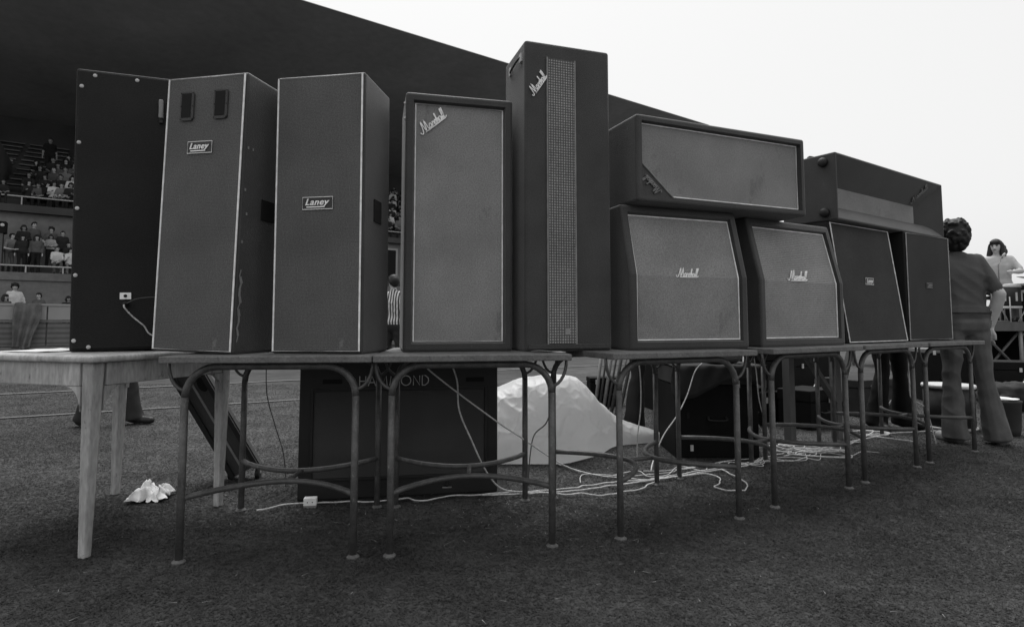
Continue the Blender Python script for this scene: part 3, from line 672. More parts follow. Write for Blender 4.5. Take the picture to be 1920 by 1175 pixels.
def text_mesh(body, size, shear=0, off=0., ext=.0015):
    cu = bpy.data.curves.new('t', 'FONT'); cu.body = body; cu.size = size; cu.shear = shear; cu.offset = off; cu.extrude = ext; cu.align_x = 'CENTER'; cu.align_y = 'CENTER'; cu.resolution_u = 3; cu.space_character = 1.08
    o = bpy.data.objects.new('t', cu); C.objects.link(o); dg = bpy.context.evaluated_depsgraph_get(); me = bpy.data.meshes.new_from_object(o.evaluated_get(dg))
    bpy.data.objects.remove(o); me.transform(Matrix.Rotation(R(90), 4, 'X')); return me
def boxed_badge(parent, w_, h_, cx, cz, y, m='white_paint', rot=0):
    b = MB().box(-w_ / 2, w_ / 2, -.004, 0, -h_ / 2, h_ / 2).build('badge', M['badge_dark'], parent); b.location = (cx, y, cz); b.rotation_euler = (0, R(-rot), 0)
    MB().tube(rect_loop(-w_ / 2, w_ / 2, -h_ / 2, h_ / 2, -.004), .0018, 5, closed=True).build('badge_rim', M[m], b)
    me = text_mesh('Laney', h_ * .74, .32, .0006 * h_ / .05)
    xs_ = [v.co.x for v in me.vertices]; zs_ = [v.co.z for v in me.vertices]; k_ = w_ * .8 / (max(xs_) - min(xs_)); cxx = (max(xs_) + min(xs_)) / 2
    me.transform(Matrix.Translation((0, -.0065, h_ * .07)) @ Matrix.Diagonal((k_, 1, 1, 1)) @ Matrix.Translation((-cxx, 0, 0)))
    link('lettering', me, M[m], b)
    MB().box(-w_ * .36, w_ * .24, -.007, -.0041, -h_ * .36, -h_ * .27).build('underline', M[m], b)
    return b
def recess_handle(parent, x, y, z, wy, hz, side):
    h = MB().box(x - .001 if side > 0 else x - .004, x + .004 if side > 0 else x + .001, y - wy / 2, y + wy / 2, z - hz / 2, z + hz / 2).build('side_handle', M['hole'], parent)
    MB().box(x + .003 * side, x + .012 * side, y - .01, y + .01, z - hz / 2, z + hz / 2).build('grip', M['rubber'], h) if 0 else None
    return h
def flat_cab(parent, w_, d_, h_, shear=0, cloth='laney_cloth', pipe='piping', body='tolex_dark', pr=.0040, ends=True):
    """wrapped cabinet with a flush cloth front edged by white piping; shear sets the top back"""
    p = [(0, 0), (shear, h_), (d_, h_), (d_, 0)]
    MB().prism(p, -w_ / 2, w_ / 2).build('shell', M[body], parent, bevel=.012, seg=3)
    sl = shear / h_; e = .014
    f = MB(); q = [(-w_ / 2 + e, e), (w_ / 2 - e, e), (w_ / 2 - e, h_ - e), (-w_ / 2 + e, h_ - e)]
    f.add([(x, z * sl - .005, z) for x, z in q] + [(x, z * sl + .004, z) for x, z in q], [(0, 1, 2, 3), (0, 4, 5, 1), (1, 5, 6, 2), (2, 6, 7, 3), (3, 7, 4, 0)])
    f.build('front_cloth', M[cloth], parent)
    e = .011; lp = [(x, z * sl - .006, z) for x, z in ((-w_ / 2 + e, e), (w_ / 2 - e, e), (w_ / 2 - e, h_ - e), (-w_ / 2 + e, h_ - e))]
    MB().tube(lp, pr, 6, closed=True).build('piping', M[pipe], parent)
def feet(parent, w_, d_, z=0):
    pass
def cab(name, label, bl, ang, w_, z=TH, roll=0, lift=0):
    """bl = front lower left corner on the table, local origin at the middle of the front lower edge"""
    c, s = math.cos(R(ang)), math.sin(R(ang))
    return thing(name, label, 'speaker', (bl[0] + c * w_ / 2, bl[1] + s * w_ / 2, z + lift), (0, R(roll), R(ang)))

# C1 rear of a tall cabinet
W, D, H = .44, .33, 1.285
c = cab('speaker_column', 'tall black speaker column turned backwards, screwed rear panel with white socket plate', (-1.955, 2.60), 22, W, roll=-1.2, lift=.005)
MB().box(-W / 2, W / 2, 0, D, 0, H).build('shell', M['panel_black'], c, bevel=.012, seg=3)
MB().box(-W / 2 + .012, W / 2 - .012, -.006, .004, .012, H - .012).build('rear_panel', M['panel_black'], c, bevel=.003)
for x, z in ((-.2, .05), (-.145, .02), (-.2, .34), (-.2, .64), (-.2, .94), (-.195, 1.2), (-.145, 1.255), (.02, 1.255), (.12, .03), (.2, 1.255), (.2, .9), (.2, .6), (.2, .3)):
    MB().lathe([(.009, 0), (.008, .003), (.003, .005)], 10, Matrix.Translation((x, -.006, z)) @ Matrix.Rotation(R(90), 4, 'X')).build('screw', M['metal'], c)
sp_ = MB().box(-.03, .014, -.010, -.0065, .232, .262).build('socket_plate', M['white_paint'], c)
MB().lathe([(.007, 0), (.007, .004)], 8, Matrix.Translation((-.008, -.010, .247)) @ Matrix.Rotation(R(90), 4, 'X')).build('socket', M['hole'], sp_)
MB().lathe([(.012, 0), (.012, .03), (.006, .045)], 8, Matrix.Translation((-.005, -.006, .208)) @ Matrix.Rotation(R(90), 4, 'X')).build('plug', M['rubber'], c)
MB().tube(smooth_path([(-.005, -.05, .206), (.0, -.055, .19), (.03, -.04, .15), (.07, -.03, .11), (.09, -.025, .075), (.13, -.02, .05)]), .0035, 6).build('lead', M['cord'], c, True)
MB().tube(smooth_path([(.0, -.04, .21), (.05, -.035, .235), (.15, -.03, .24), (.2, -.02, .23)]), .002, 6).build('thin_lead', M['cord_dark'], c, True)
hd_ = MB().box(.112, .130, -.03, -.0065, 1.08, 1.17).build('handle', M['foot_pad'], c, bevel=.005)
MB().box(.114, .128, -.02, -.0065, 1.06, 1.0795).build('handle_mount', M['rubber'], c)

# C2 column with two horn ports
W, D, H = .405, .30, 1.185
c = cab('speaker_column', 'dark cloth speaker column with two horn ports and a boxed badge near the top', (-1.533, 2.51), -14, W, roll=1.5, lift=.006)
flat_cab(c, W, D, H)
for cx in (-.088, .082):
    pl = MB(); rl = rect_loop(-.034, .034, -.063, .063, 0, .014); n = len(rl)
    o = MB().add([(x, -.013, z) for x, y, z in rl] + [(x * 1.03, -.005, z * 1.03) for x, y, z in rl], [tuple(range(n))] + [(i, (i + 1) % n, n + (i + 1) % n, n + i) for i in range(n)]).build('horn_port', M['tolex'], c)
    o.location = (cx, 0, 1.05)
    MB().box(-.026, .022, -.0145, -.0132, -.05, .055).build('throat', M['hole'], o)
    for x, z in ((-.030, .057), (.030, .057), (-.03, -.057), (.03, -.057), (.030, 0), (-.030, 0)):
        MB().lathe([(.003, 0), (.002, .002)], 6, Matrix.Translation((x, -.013, z)) @ Matrix.Rotation(R(90), 4, 'X')).build('screw', M['rubber'], o)
boxed_badge(c, .122, .05, -.012, .868, -.0055)
recess_handle(c, W / 2, .17, .62, .09, .09, 1)
tr = MB()
for k in range(11):
    z = .05 + k * .027; wd = .006 + .012 * abs(math.sin(k * 1.9)) * (1 if k > 2 else .6)
    z2 = z + .028; a = W / 2 + .0012
    tr.add([(a, .012 + .006 * math.sin(k * 2.3), z), (a, .012 + wd + .006 * math.sin(k * 2.3), z), (a + .003, .014 + wd * .6 + .006 * math.sin(k * 2.3 + 2.3), z2), (a + .002, .012 + .006 * math.sin(k * 2.3 + 2.3), z2)], [(0, 1, 2, 3)])
tr.build('torn_covering', M['foot_pad'], c)
for y, z in ((.02, .86), (.05, .86), (.015, .68), (.012, .46), (.03, .58)): MB().box(W / 2, W / 2 + .0015, y, y + .008, z, z + .011).build('chip', M['foot_pad'], c)

# C3 plain column with a badge in the middle
W, D, H = .405, .30, 1.20
c = cab('speaker_column', 'dark cloth speaker column with one boxed badge at mid height and no ports', (-1.021, 2.50), -8.5, W, roll=-.3, lift=.001)
flat_cab(c, W, D, H)
boxed_badge(c, .135, .052, .0, .635, -.0055)
recess_handle(c, W / 2, .15, .62, .085, .1, 1)

# C4 script column with full grille
W, D, H = .50, .34, 1.18
c = cab('speaker_column', 'tall grey grille speaker column with a slanting white script logo in its top corner', (-.482, 2.60), 13.3, W)
framed_shell(c, W, D, H, ins=.036, dep=.03)
script_logo(c, .15, -.128, 1.05, .026, 40)
for z in (1.06, 1.13): MB().lathe([(.008, 0), (.004, .008)], 8, Matrix.Translation((-W / 2, .02, z)) @ Matrix.Rotation(R(-90), 4, 'Y')).build('stud', M['metal'], c)

# C5 narrow grille strip column
W, D, H = .435, .31, 1.45
c = cab('speaker_column', 'tallest black column with a narrow checked grille strip and script logo', (.06, 2.655), 17.8, W)
MB().box(-W / 2, W / 2, 0, D, 0, H).build('shell', M['tolex'], c, bevel=.014, seg=3)
MB().box(-.105, .03, -.003, .004, .035, 1.375).build('grille_strip', M['grille_check'], c)
for x in (-.108, .033): MB().box(x - .003, x + .003, -.007, -.0002, .032, 1.378).build('strip_edge', M['piping_dim'], c)
MB().box(-W / 2 + .015, W / 2 - .015, -.01, .0, .012, .032).build('bottom_lip', M['tolex_dark'], c)
script_logo(c, .125, -.155, 1.24, -.001, 56)
MB().box(-.024, .0, -.0055, -.0031, .075, .105).build('strip_tag', M['foot_pad'], c)
hh = MB().tube(smooth_path([(-W / 2 - .002, .05, 1.385), (-W / 2 - .012, .08, 1.38), (-W / 2 - .012, .18, 1.37), (-W / 2 - .002, .21, 1.37)]), .005, 8).build('side_handle', M['rubber'], c, True)
for y in (.05, .21): MB().box(-W / 2 - .008, -W / 2 + .001, y - .015, y + .015, 1.36, 1.40).build('handle_bracket', M['metal'], hh)
for z in (1.36, .08): MB().box(W / 2 - .001, W / 2 + .01, .05, .08, z - .02, z + .02).build('corner_cap', M['metal'], c)

# C6, C7 slant cabinets
W, D, H = .70, .35, .71
c = cab('slant_cabinet', 'slant front cabinet with plain grey grille and small white script logo', (.555, 2.755), 20.5, W)
framed_shell(c, W, D, H, zb=.36, s=.085, ins=.038, dep=.024)
script_logo(c, .13, -.01, .37, .024, 0)
for x in (-.28, .28): MB().box(x - .03, x + .03, .03, .06, -.0, .004).build('foot', M['rubber'], c) if 0 else None
W, D, H = .73, .35, .71
c = cab('slant_cabinet', 'slant front cabinet with horizontally lined grille and larger white script logo', (1.318, 3.11), 28.5, W)
framed_shell(c, W, D, H, zb=.36, s=.085, grille='grille_lined', ins=.038, dep=.024)
script_logo(c, .165, -.03, .385, .024, 0)
# C8, C9
W, D, H = .755, .34, .775
c = cab('slant_cabinet', 'dark cloth cabinet whose whole front slopes back, small boxed badge, white edging', (2.055, 3.60), 32.7, W)
flat_cab(c, W, D, H, shear=.10, cloth='dark_cloth', body='panel_black'); b = boxed_badge(c, .10, .042, -.005, .40, .047, 'piping')
W, D, H = .62, .34, .775
c = cab('square_cabinet', 'dark cloth square cabinet with dim badge, last on the tables beside the standing man', (2.775, 4.12), 30, W)
flat_cab(c, W, D, H, cloth='dark_cloth', pipe='piping_soft', body='panel_black'); boxed_badge(c, .085, .036, -.01, .40, -.0055, 'piping_dim')
# C10 long cabinet upside down on top
W, D, H = 1.10, .34, .43
c = cab('long_cabinet', 'long grey grille cabinet lying upside down across both script slant cabinets', (.60, 2.77), 22.2, W, z=TH + .711)
framed_shell(c, W, D, H, ins=.03, dep=.03)
tri = MB(); x0, z0 = -W / 2 + .034, .034
tri.add([(x0, .018, z0), (x0 + .185, .018, z0), (x0, .018, z0 + .16), (x0, .0245, z0), (x0 + .185, .0245, z0), (x0, .0245, z0 + .16)], [(0, 1, 2), (0, 3, 4, 1), (1, 4, 5, 2), (2, 5, 3, 0)])
tri.build('corner_plate', M['tolex_dark'], c)
MB().tube([(x0 + .188, .016, z0), (x0, .016, z0 + .163)], .004, 6).build('corner_piping', M['piping_dim'], c)
script_logo(c, .12, x0 + .062, z0 + .055, .018, 139, m='piping_dim')
# C11 horn cabinet on top
W, D, H = 1.60, .36, .43
c = cab('horn_cabinet', 'long black cabinet with deep splayed horn recess lying on the two dark cloth cabinets', (2.035, 3.63), 34, W, z=TH + .776)
fo = [(-W / 2, 0), (W / 2, 0), (W / 2, H), (-W / 2, H)]
e = .012; fi = [(-W / 2 + e, e), (W / 2 - e, e), (W / 2 - e, H - e), (-W / 2 + e, H - e)]
bi = [(-W / 2 + .022, .11), (W / 2 - .22, .115), (W / 2 - .22, .235), (-W / 2 + .022, .235)]
v = [(x, 0, z) for x, z in fo] + [(x, 0, z) for x, z in fi] + [(x, D, z) for x, z in fo]
o = MB().add(v, [(0, 1, 5, 4), (1, 2, 6, 5), (2, 3, 7, 6), (3, 0, 4, 7), (0, 8, 9, 1), (1, 9, 10, 2), (2, 10, 11, 3), (3, 11, 8, 0), (8, 11, 10, 9)]).build('shell', M['tolex'], c, bevel=.008, seg=2)
rd = .12
lip = []
for i in range(9):
    t = i / 8; lip.append((rd * t, e + .0 + .10 * (1 - (1 - t) ** 2)))
n = len(lip); v = [(-W / 2 + e, y, z) for y, z in lip] + [(W / 2 - e - (W - e) * 0 - .21 * (i / 8), y, z) for i, (y, z) in enumerate(lip)]
MB().add(v, [(i, n + i, n + i + 1, i + 1) for i in range(n - 1)]).build('lower_flare', M['flare'], c, True)  # upward face: its skylight is put into the paler tolex colour
zt = .25; zl = lip[-1][1]
MB().add([(-W / 2 + e, 0, H - e), (W / 2 - e, 0, H - e), (W / 2 - .222, rd, zt), (-W / 2 + e, rd, zt)], [(0, 1, 2, 3)]).build('upper_flare', M['tolex'], c)
MB().add([(W / 2 - e, 0, e), (W / 2 - e, 0, H - e), (W / 2 - .222, rd, zt), (W / 2 - .222, rd, zl)], [(0, 1, 2, 3)]).build('end_flare', M['tolex'], c)
MB().add([(-W / 2 + e, 0, e), (-W / 2 + e, 0, H - e), (-W / 2 + e, rd, zt), (-W / 2 + e, rd, zl)], [(0, 3, 2, 1)]).build('end_flare', M['tolex'], c)
MB().add([(-W / 2 + e, rd, zl), (W / 2 - .222, rd, zl), (W / 2 - .222, rd, zt), (-W / 2 + e, rd, zt)], [(0, 1, 2, 3)]).build('grille_cloth', M['grille_grey'], c)
# logo lies on the underside of the upper flare near the far end
p0 = Vector((W / 2 - .20, 0, H - e)); pe = Vector((W / 2 - .33, rd, zt)); mid = p0.lerp(pe, .52); ydir = (pe - p0).normalized(); xd = Vector((1, 0, 0)); nn = Vector((0, -(H - e - zt), -rd)).normalized()
mb = MB(); sc = .17 / 3.3
for s in script_strokes():
    pts = [mid + ydir * (-x * sc) + ydir.cross(nn).normalized() * (z * sc) + nn * .005 for x, z in s]
    mb.tube(smooth_path(pts, 3) if len(pts) > 3 else pts, .0042, 5)
mb.build('script_logo', M['foot_pad'], c, True)
for z in (.05, .375): MB().lathe([(.03, 0), (.03, .018), (.022, .03), (.008, .034)], 14, Matrix.Translation((-W / 2, .075, z)) @ Matrix.Rotation(R(-90), 4, 'Y')).build('rubber_foot', M['rubber'], c, True)
MB().tube(smooth_path([(-W / 2 + .08, .22, H), (-W / 2 + .1, .22, H + .03), (-W / 2 + .2, .22, H + .034), (-W / 2 + .3, .22, H + .03), (-W / 2 + .32, .22, H)]), .009, 8).build('strap_handle', M['rubber'], c, True)

# ================================================================ UNDER AND BEHIND THE TABLES
# tone cabinet
a = Vector((-1.12, 3.125)); b = Vector((-.08, 3.30)); W = (b - a).length; ang = math.degrees(math.atan2(b.y - a.y, b.x - a.x))
hc_ = thing('organ_cabinet', 'large dark organ tone cabinet standing on the grass behind the tubular tables', 'speaker', ((a.x + b.x) / 2, (a.y + b.y) / 2, 0), R(ang))
H, D = .765, .48
MB().box(-W / 2, W / 2, 0, D, .0, H).build('shell', M['hammond'], hc_, bevel=.01, seg=2)
MB().box(-W / 2 + .075, W / 2 - .075, -.004, .003, .115, .565).build('front_cloth', M['hammond_cloth'], hc_)
for x0, x1, z0, z1 in ((-W / 2 + .06, -W / 2 + .0745, .10, .58), (W / 2 - .0745, W / 2 - .06, .10, .58), (-W / 2 + .0745, W / 2 - .0745, .10, .1145), (-W / 2 + .0745, W / 2 - .0745, .5655, .58)):
    MB().box(x0, x1, -.014, .003, z0, z1).build('panel_moulding', M['hammond'], hc_, bevel=.003)
for x in (-.36, .40): MB().box(x - .05, x + .05, -.003, .004, .606, .63).build('hand_slot', M['hole'], hc_)
def letter_strokes(ch):
    return {'H': [[(0, 0), (0, 1)], [(.6, 0), (.6, 1)], [(0, .5), (.6, .5)]], 'A': [[(0, 0), (.38, 1), (.76, 0)], [(.14, .35), (.62, .35)]], 'M': [[(0, 0), (.12, 1), (.45, .2), (.78, 1), (.9, 0)]],
            'O': [[(.5 + .5 * math.cos(q * .524), .5 + .5 * math.sin(q * .524)) for q in range(13)]], 'N': [[(0, 0), (0, 1), (.65, 0), (.65, 1)]], 'D': [[(0, 0), (0, 1), (.3, 1), (.6, .75), (.66, .5), (.6, .25), (.3, 0), (0, 0)]]}[ch]
x = 0; adv = {'H': .6, 'A': .76, 'M': .9, 'O': 1, 'N': .65, 'D': .66}; tot = sum(adv[q] + .26 for q in 'HAMMOND'); ht = .052
for q in 'HAMMOND':
    mb = MB()
    for s in letter_strokes(q): mb.tube([(-.03 - tot * ht / 2 + (x + u) * ht, -.004, .592 + z * ht) for u, z in s], .0026, 5)
    mb.build('letter', M['letter'], hc_); x += adv[q] + .26
MB().lathe([(.012, 0), (.012, .015), (.006, .02)], 10, Matrix.Translation((.25, 0, .06)) @ Matrix.Rotation(R(90), 4, 'X')).build('knob', M['rubber'], hc_)
MB().box(.225, .275, -.012, .0, .04, .046).build('knob_plate', M['foot_pad'], hc_)
o = thing('socket_box', 'small white mains socket box on the grass before the organ cabinet', 'socket box', (-1.02, 3.04, 0), R(10))
MB().box(-.032, .032, -.02, .02, .012, .05).build('body', M['white_paint'], o, bevel=.004)
MB().box(-.03, .03, -.018, .018, 0, .0115).build('base', M['foot_pad'], o)
for x in (-.012, .012): MB().lathe([(.003, 0), (.003, .001)], 6, Matrix.Translation((x, -.02, .03)) @ Matrix.Rotation(R(90), 4, 'X')).build('socket_hole', M['hole'], o)

# plastic sheeting
def sheet():
    V = []; F = []; nx_, ny_ = 190, 90
    def hgt(x):
        P_ = [(-.28, .36), (-.15, .44), (0, .505), (.12, .54), (.25, .555), (.36, .545), (.45, .51), (.53, .45), (.6, .385), (.68, .31), (.77, .235), (.88, .17), (1.0, .12), (1.1, .085), (1.2, .05)]
        for (x0, h0), (x1, h1) in zip(P_, P_[1:]):
            if x0 <= x <= x1: t = (x - x0) / (x1 - x0); return h0 + (h1 - h0) * t
        return P_[-1][1]
    def yf(x): return 3.93 if x < .35 else (3.93 + (x - .35) / .3 * .3 if x < .65 else min(4.66, 4.23 + (x - .65) / .1 * .26) if x < .75 else 4.49 + (x - .75) * .4)
    for i in range(nx_ + 1):
        x = -.28 + 1.48 * i / nx_; h = hgt(x) * min(1, (i + 1) / 5) * min(1, (nx_ - i + .3) / 5); y0 = sum(yf(x + k * .02) for k in range(-3, 4)) / 7; dp = .55 if x < .5 else max(.14, .55 - (x - .5) * .62)
        for j in range(ny_ + 1):
            t = j / ny_ * .62; a = math.pi * t; ca, sa = math.cos(a), math.sin(a)
            y = y0 + dp / 2 - dp / 2 * (abs(ca) ** .55) * (1 if ca >= 0 else -1); z = h * (abs(sa) ** .6)
            n1 = noise.noise(Vector((x * 3, y * 3, z * 3)))
            def rg(v_): return max(0, 1 - 3.2 * abs(noise.noise(v_))) ** 2
            n2 = rg(Vector((x * 4 + z * 3, y * 3, z * 2.2 - x * 2))) + .6 * rg(Vector((x * 9 - z * 4, y * 6, z * 5 + x * 5 + 3))) + .35 * rg(Vector((x * 17 + z * 8, y * 12, z * 13 + 9)))
            am = min(1, z * 6)
            V.append((x + .02 * n1 * am, y - (.06 * n1 + .016 * n2) * am, max(.004, z + (.03 * n1 + .007 * n2) * am)))
    for i in range(nx_):
        for j in range(ny_): q = i * (ny_ + 1) + j; F.append((q, q + ny_ + 1, q + ny_ + 2, q + 1))
    return MB().add(V, F).build('plastic_sheet', M['plastic'], None, True)
tag(sheet(), 'heap of white plastic sheeting covering gear on the grass beside the organ cabinet', 'plastic sheet')

# crumpled paper bag
def crumple(name, loc, rx, ry, rz_, seed, label, cat, m='paper', amp=1., sm=False):
    V = []; F = []; nu, nv = 26, 16
    for j in range(nv + 1):
        for i in range(nu):
            a = 2 * math.pi * i / nu; b_ = math.pi * j / nv; dv = Vector((math.sin(b_) * math.cos(a), math.sin(b_) * math.sin(a), math.cos(b_)))
            k_ = 1 + amp * .55 * noise.noise(dv * 1.7 + Vector((seed, 0, 0))) + amp * .55 * (abs(noise.noise(dv * 3.2 + Vector((seed, 5, 0)))) - .2) + amp * .2 * noise.noise(dv * 7 + Vector((0, seed, 1)))
            V.append((dv.x * rx * k_, dv.y * ry * k_, max(.003, rz_ * .8 + dv.z * rz_ * k_)))
    for j in range(nv):
        for i in range(nu): F.append((j * nu + i, j * nu + (i + 1) % nu, (j + 1) * nu + (i + 1) % nu, (j + 1) * nu + i))
    o = MB().add(V, F).build(name, M[m], None, sm); o.location = loc; return tag(o, label, cat)
def paper():
    V = []; F = []; n = 26
    for j in range(n + 1):
        for i in range(n + 1):
            u, v = i / n - .5, j / n - .5; rr = math.hypot(u, v)
            f1 = 1 - 2.2 * abs(noise.noise(Vector((u * 4.2, v * 4.2, 1.7)))); f2 = 1 - 2 * abs(noise.noise(Vector((u * 6, v * 6, 6.1)))); f3 = noise.noise(Vector((u * 3, v * 3, 9)))
            z = .045 * max(0, f1) + .022 * f2 + .05 * f3 + .012 * math.exp(-rr * rr * 9)
            ed = max(0, (max(abs(u), abs(v)) - .36) / .14)
            x = u * .20 * (1 - .25 * f1) + .02 * noise.noise(Vector((u * 6, v * 6, 20))); y = v * .17 * (1 - .25 * f1) + .02 * noise.noise(Vector((u * 6, v * 6, 30)))
            V.append((x, y, max(.004, (z + .012) * (1 - .75 * ed) + .008 * ed)))
    for j in range(n):
        for i in range(n): a = j * (n + 1) + i; F.append((a, a + 1, a + n + 2, a + n + 1))
    o = MB().add(V, F).build('paper_bag', M['paper'], None, True); o.location = (-1.91, 3.17, 0); o.rotation_euler = (0, 0, R(15))
    md = o.modifiers.new('t', 'SOLIDIFY'); md.thickness = .0012
    return tag(o, 'crumpled white paper bag lying on the grass under the wooden table', 'paper bag')
paper()

# leaning narrow frame with castors under first tubular table
lf = thing('leaning_stand', 'narrow dark folded stand with castors leaning under the wooden table', 'stand', (-1.60, 3.60, 0), R(8))
top = Vector((-.32, -.10, .66)); bot = Vector((0, 0, .05)); dr = (top - bot).normalized(); side = Vector((1, .25, .25)).cross(Vector((0, 0, 1))).normalized()
q_ = Matrix((dr.cross(Vector((0, 1, 0))).normalized(), Vector((0, 1, 0)), dr)).transposed().to_4x4()
q_ = dr.to_track_quat('Z', 'Y').to_matrix().to_4x4(); L = (top - bot).length
mt = Matrix.Translation(bot) @ q_ @ Matrix.Rotation(R(75), 4, 'Z')
MB().box(-.09, .09, -.025, .025, 0, L, mt).build('board', M['hammond_cloth'], lf)
for x in (-.085, .06): MB().box(x, x + .025, -.045, -.0255, .0, L, mt).build('rail', M['hammond'], lf)
MB().box(-.012, .0, -.031, -.0255, .02, L - .05, mt).build('bright_edge', M['foot_pad'], lf)
MB().lathe([(.035, 0), (.035, .003)], 16, mt @ Matrix.Translation((.04, -.026, L - .12)) @ Matrix.Rotation(R(90), 4, 'X') @ Matrix.Diagonal((.7, 1.3, 1, 1))).build('hand_hole', M['hole'], lf)
for x in (-.09, .08):
    cs = MB().lathe([(.03, -.012), (.03, .012)], 14, Matrix.Translation((x * .9, -.01, .03)) @ Matrix.Rotation(R(90), 4, 'Y')).build('castor', M['rubber'], lf)
    MB().box(x * .9 - .016, x * .9 + .016, -.02, .0, .031, .075).build('castor_fork', M['metal'], cs)

# cords ---------------------------------------------------------
def cord(label, pts, r=.0038, m='cord', z=None, twist=True):
    P_ = [Vector((p[0], p[1], (p[2] if len(p) > 2 else .017))) for p in pts]; path = smooth_path(P_, 10)
    out = [p + Vector((noise.noise(p * 11) * .026, noise.noise(p * 11 + Vector((7, 0, 0))) * .026, 0)) if len(pts[0]) < 3 else p for p in path]
    return tag(MB().tube(out, r, 6).build('cord', M[m], None, True), label, 'cord')
cord('long white cord running past the organ cabinet to the coiled heap', [(-1.24, 2.93), (-1.18, 3.0), (-1.10, 3.05), (-.97, 3.05), (-.83, 3.07), (-.69, 3.08), (-.55, 3.13), (-.47, 3.1), (-.32, 3.17), (-.11, 3.23), (.09, 3.26), (.27, 3.3), (.34, 3.33), (.48, 3.4), (.63, 3.46), (.85, 3.53), (1.05, 3.64), (1.27, 3.75), (1.48, 3.88), (1.68, 4.02), (1.83, 4.15)])
cord('white cord lying in waves in front of the plastic sheeting', [(-.17, 3.21), (-.01, 3.2), (.14, 3.25), (.27, 3.2), (.39, 3.23), (.47, 3.18), (.56, 3.22), (.73, 3.34), (.86, 3.5)])
cord('white cord with a loose loop on the grass under the slant cabinet table', [(.3, 3.88), (.46, 3.64), (.62, 3.55), (.79, 3.51), (.98, 3.57), (1.19, 3.63), (1.22, 3.49), (1.13, 3.35), (1.17, 3.28), (1.25, 3.27), (1.32, 3.35), (1.35, 3.51), (1.31, 3.66), (1.33, 3.78), (1.52, 3.91)])
cord('thin white cord running alongside the long cord to the far tables', [(.1, 3.22), (.4, 3.3), (.7, 3.44), (.95, 3.56), (1.2, 3.68), (1.5, 3.84), (1.75, 4.08), (1.95, 4.22)], .004)
for i in range(6):
    rr = random.Random(20 + i); pts = []; cx0, cy0 = 1.98 + .2 * rr.random(), 4.12 + .22 * rr.random(); a = rr.random() * 6
    for k_ in range(9):
        a += 1.0 + rr.random(); q = .3 + .9 * rr.random(); pts.append((cx0 + .24 * q * math.cos(a) + rr.uniform(-.05, .05), cy0 + .15 * q * math.sin(a), .014 + .012 * rr.random() + .004 * i))
    pts.append((cx0 + rr.uniform(-.5, .6), cy0 + rr.uniform(-.05, .35), .015))
    cord('white cord tangled in the coiled heap under the far tables', pts, .0036)['group'] = 'cords of the tangled heap'
for i in range(6):
    rr = random.Random(70 + i); x_ = .35 + .25 * i; pts = []
    for k_ in range(9):
        pts.append((x_ + k_ * .12 + rr.uniform(-.05, .05), 3.34 + (x_ + k_ * .12) * .36 + rr.uniform(-.10, .12), .013 + .01 * rr.random()))
    cord('thin pale cord strewn among the longer cords under the middle tables', pts, .0026)['group'] = 'thin cords strewn under the middle tables'
for i in range(2):
    rr = random.Random(40 + i); pts = [(2.45 + .1 * i, 4.5, .018)]
    for k_ in range(8):
        a = k_ * 1.3 + i; pts.append((2.95 + .16 * math.cos(a), 4.92 + .1 * math.sin(a), .017 + .005 * rr.random() + .004 * i))
    pts.append((3.1 + .5 * i, 4.6 + .45 * i, .018)); 
    cord('white cord looped on the grass near the feet of the person in black', pts, .0045)['group'] = 'cords looped by the person in black'
cord('pale lead hanging from the script column table and slanting down to the right', [(-.41, 2.72, .77), (-.38, 2.78, .70), (-.1, 3.0, .45), (.05, 3.12, .33), (.17, 3.28, .22), (.30, 3.5, .1), (.42, 3.66, .02)], .0038)
cord('pale lead hanging in a wavy drop in front of the organ cabinet', [(-.31, 2.85, .775), (-.27, 2.9, .65), (-.26, 2.93, .5), (-.20, 2.98, .34), (-.13, 3.06, .17), (-.05, 3.15, .06), (.08, 3.24, .02)], .0042)
cord('dark lead hanging beside the plastic sheeting', [(.22, 3.0, .76), (.225, 3.05, .62), (.21, 3.1, .5), (.18, 3.15, .40), (.12, 3.2, .33), (.1, 3.3, .2), (.09, 3.36, .02)], .0035, 'cord_dark')
cord('white lead dropping straight behind the slant cabinet table', [(.79, 3.75, .775), (.815, 3.76, .6), (.82, 3.78, .4), (.80, 3.8, .2), (.80, 3.82, .02)], .004)
cord('white lead curving down to the left beside the black equipment case', [(1.27, 3.95, .66), (1.22, 3.95, .60), (1.16, 3.93, .45), (1.08, 3.9, .32), (.98, 3.86, .2), (.9, 3.8, .06), (.86, 3.7, .02)], .004)
cord('thin dark lead dangling behind the leaning stand', [(-1.33, 3.2, .765), (-1.34, 3.24, .55), (-1.31, 3.28, .38), (-1.27, 3.32, .2), (-1.26, 3.34, .02)], .0028, 'cord_dark')
cord('white lead hanging in a hook beside the person in black', [(2.92, 4.35, .765), (2.95, 4.4, .5), (2.97, 4.42, .38), (3.03, 4.45, .34), (3.1, 4.46, .30), (3.16, 4.5, .2), (3.2, 4.5, .02)], .004)
cord('white lead drooping from the dark end tables down to the grass', [(1.63, 4.0, .77), (1.66, 4.02, .6), (1.68, 4.03, .4), (1.74, 4.05, .2), (1.8, 4.08, .03)], .0036)

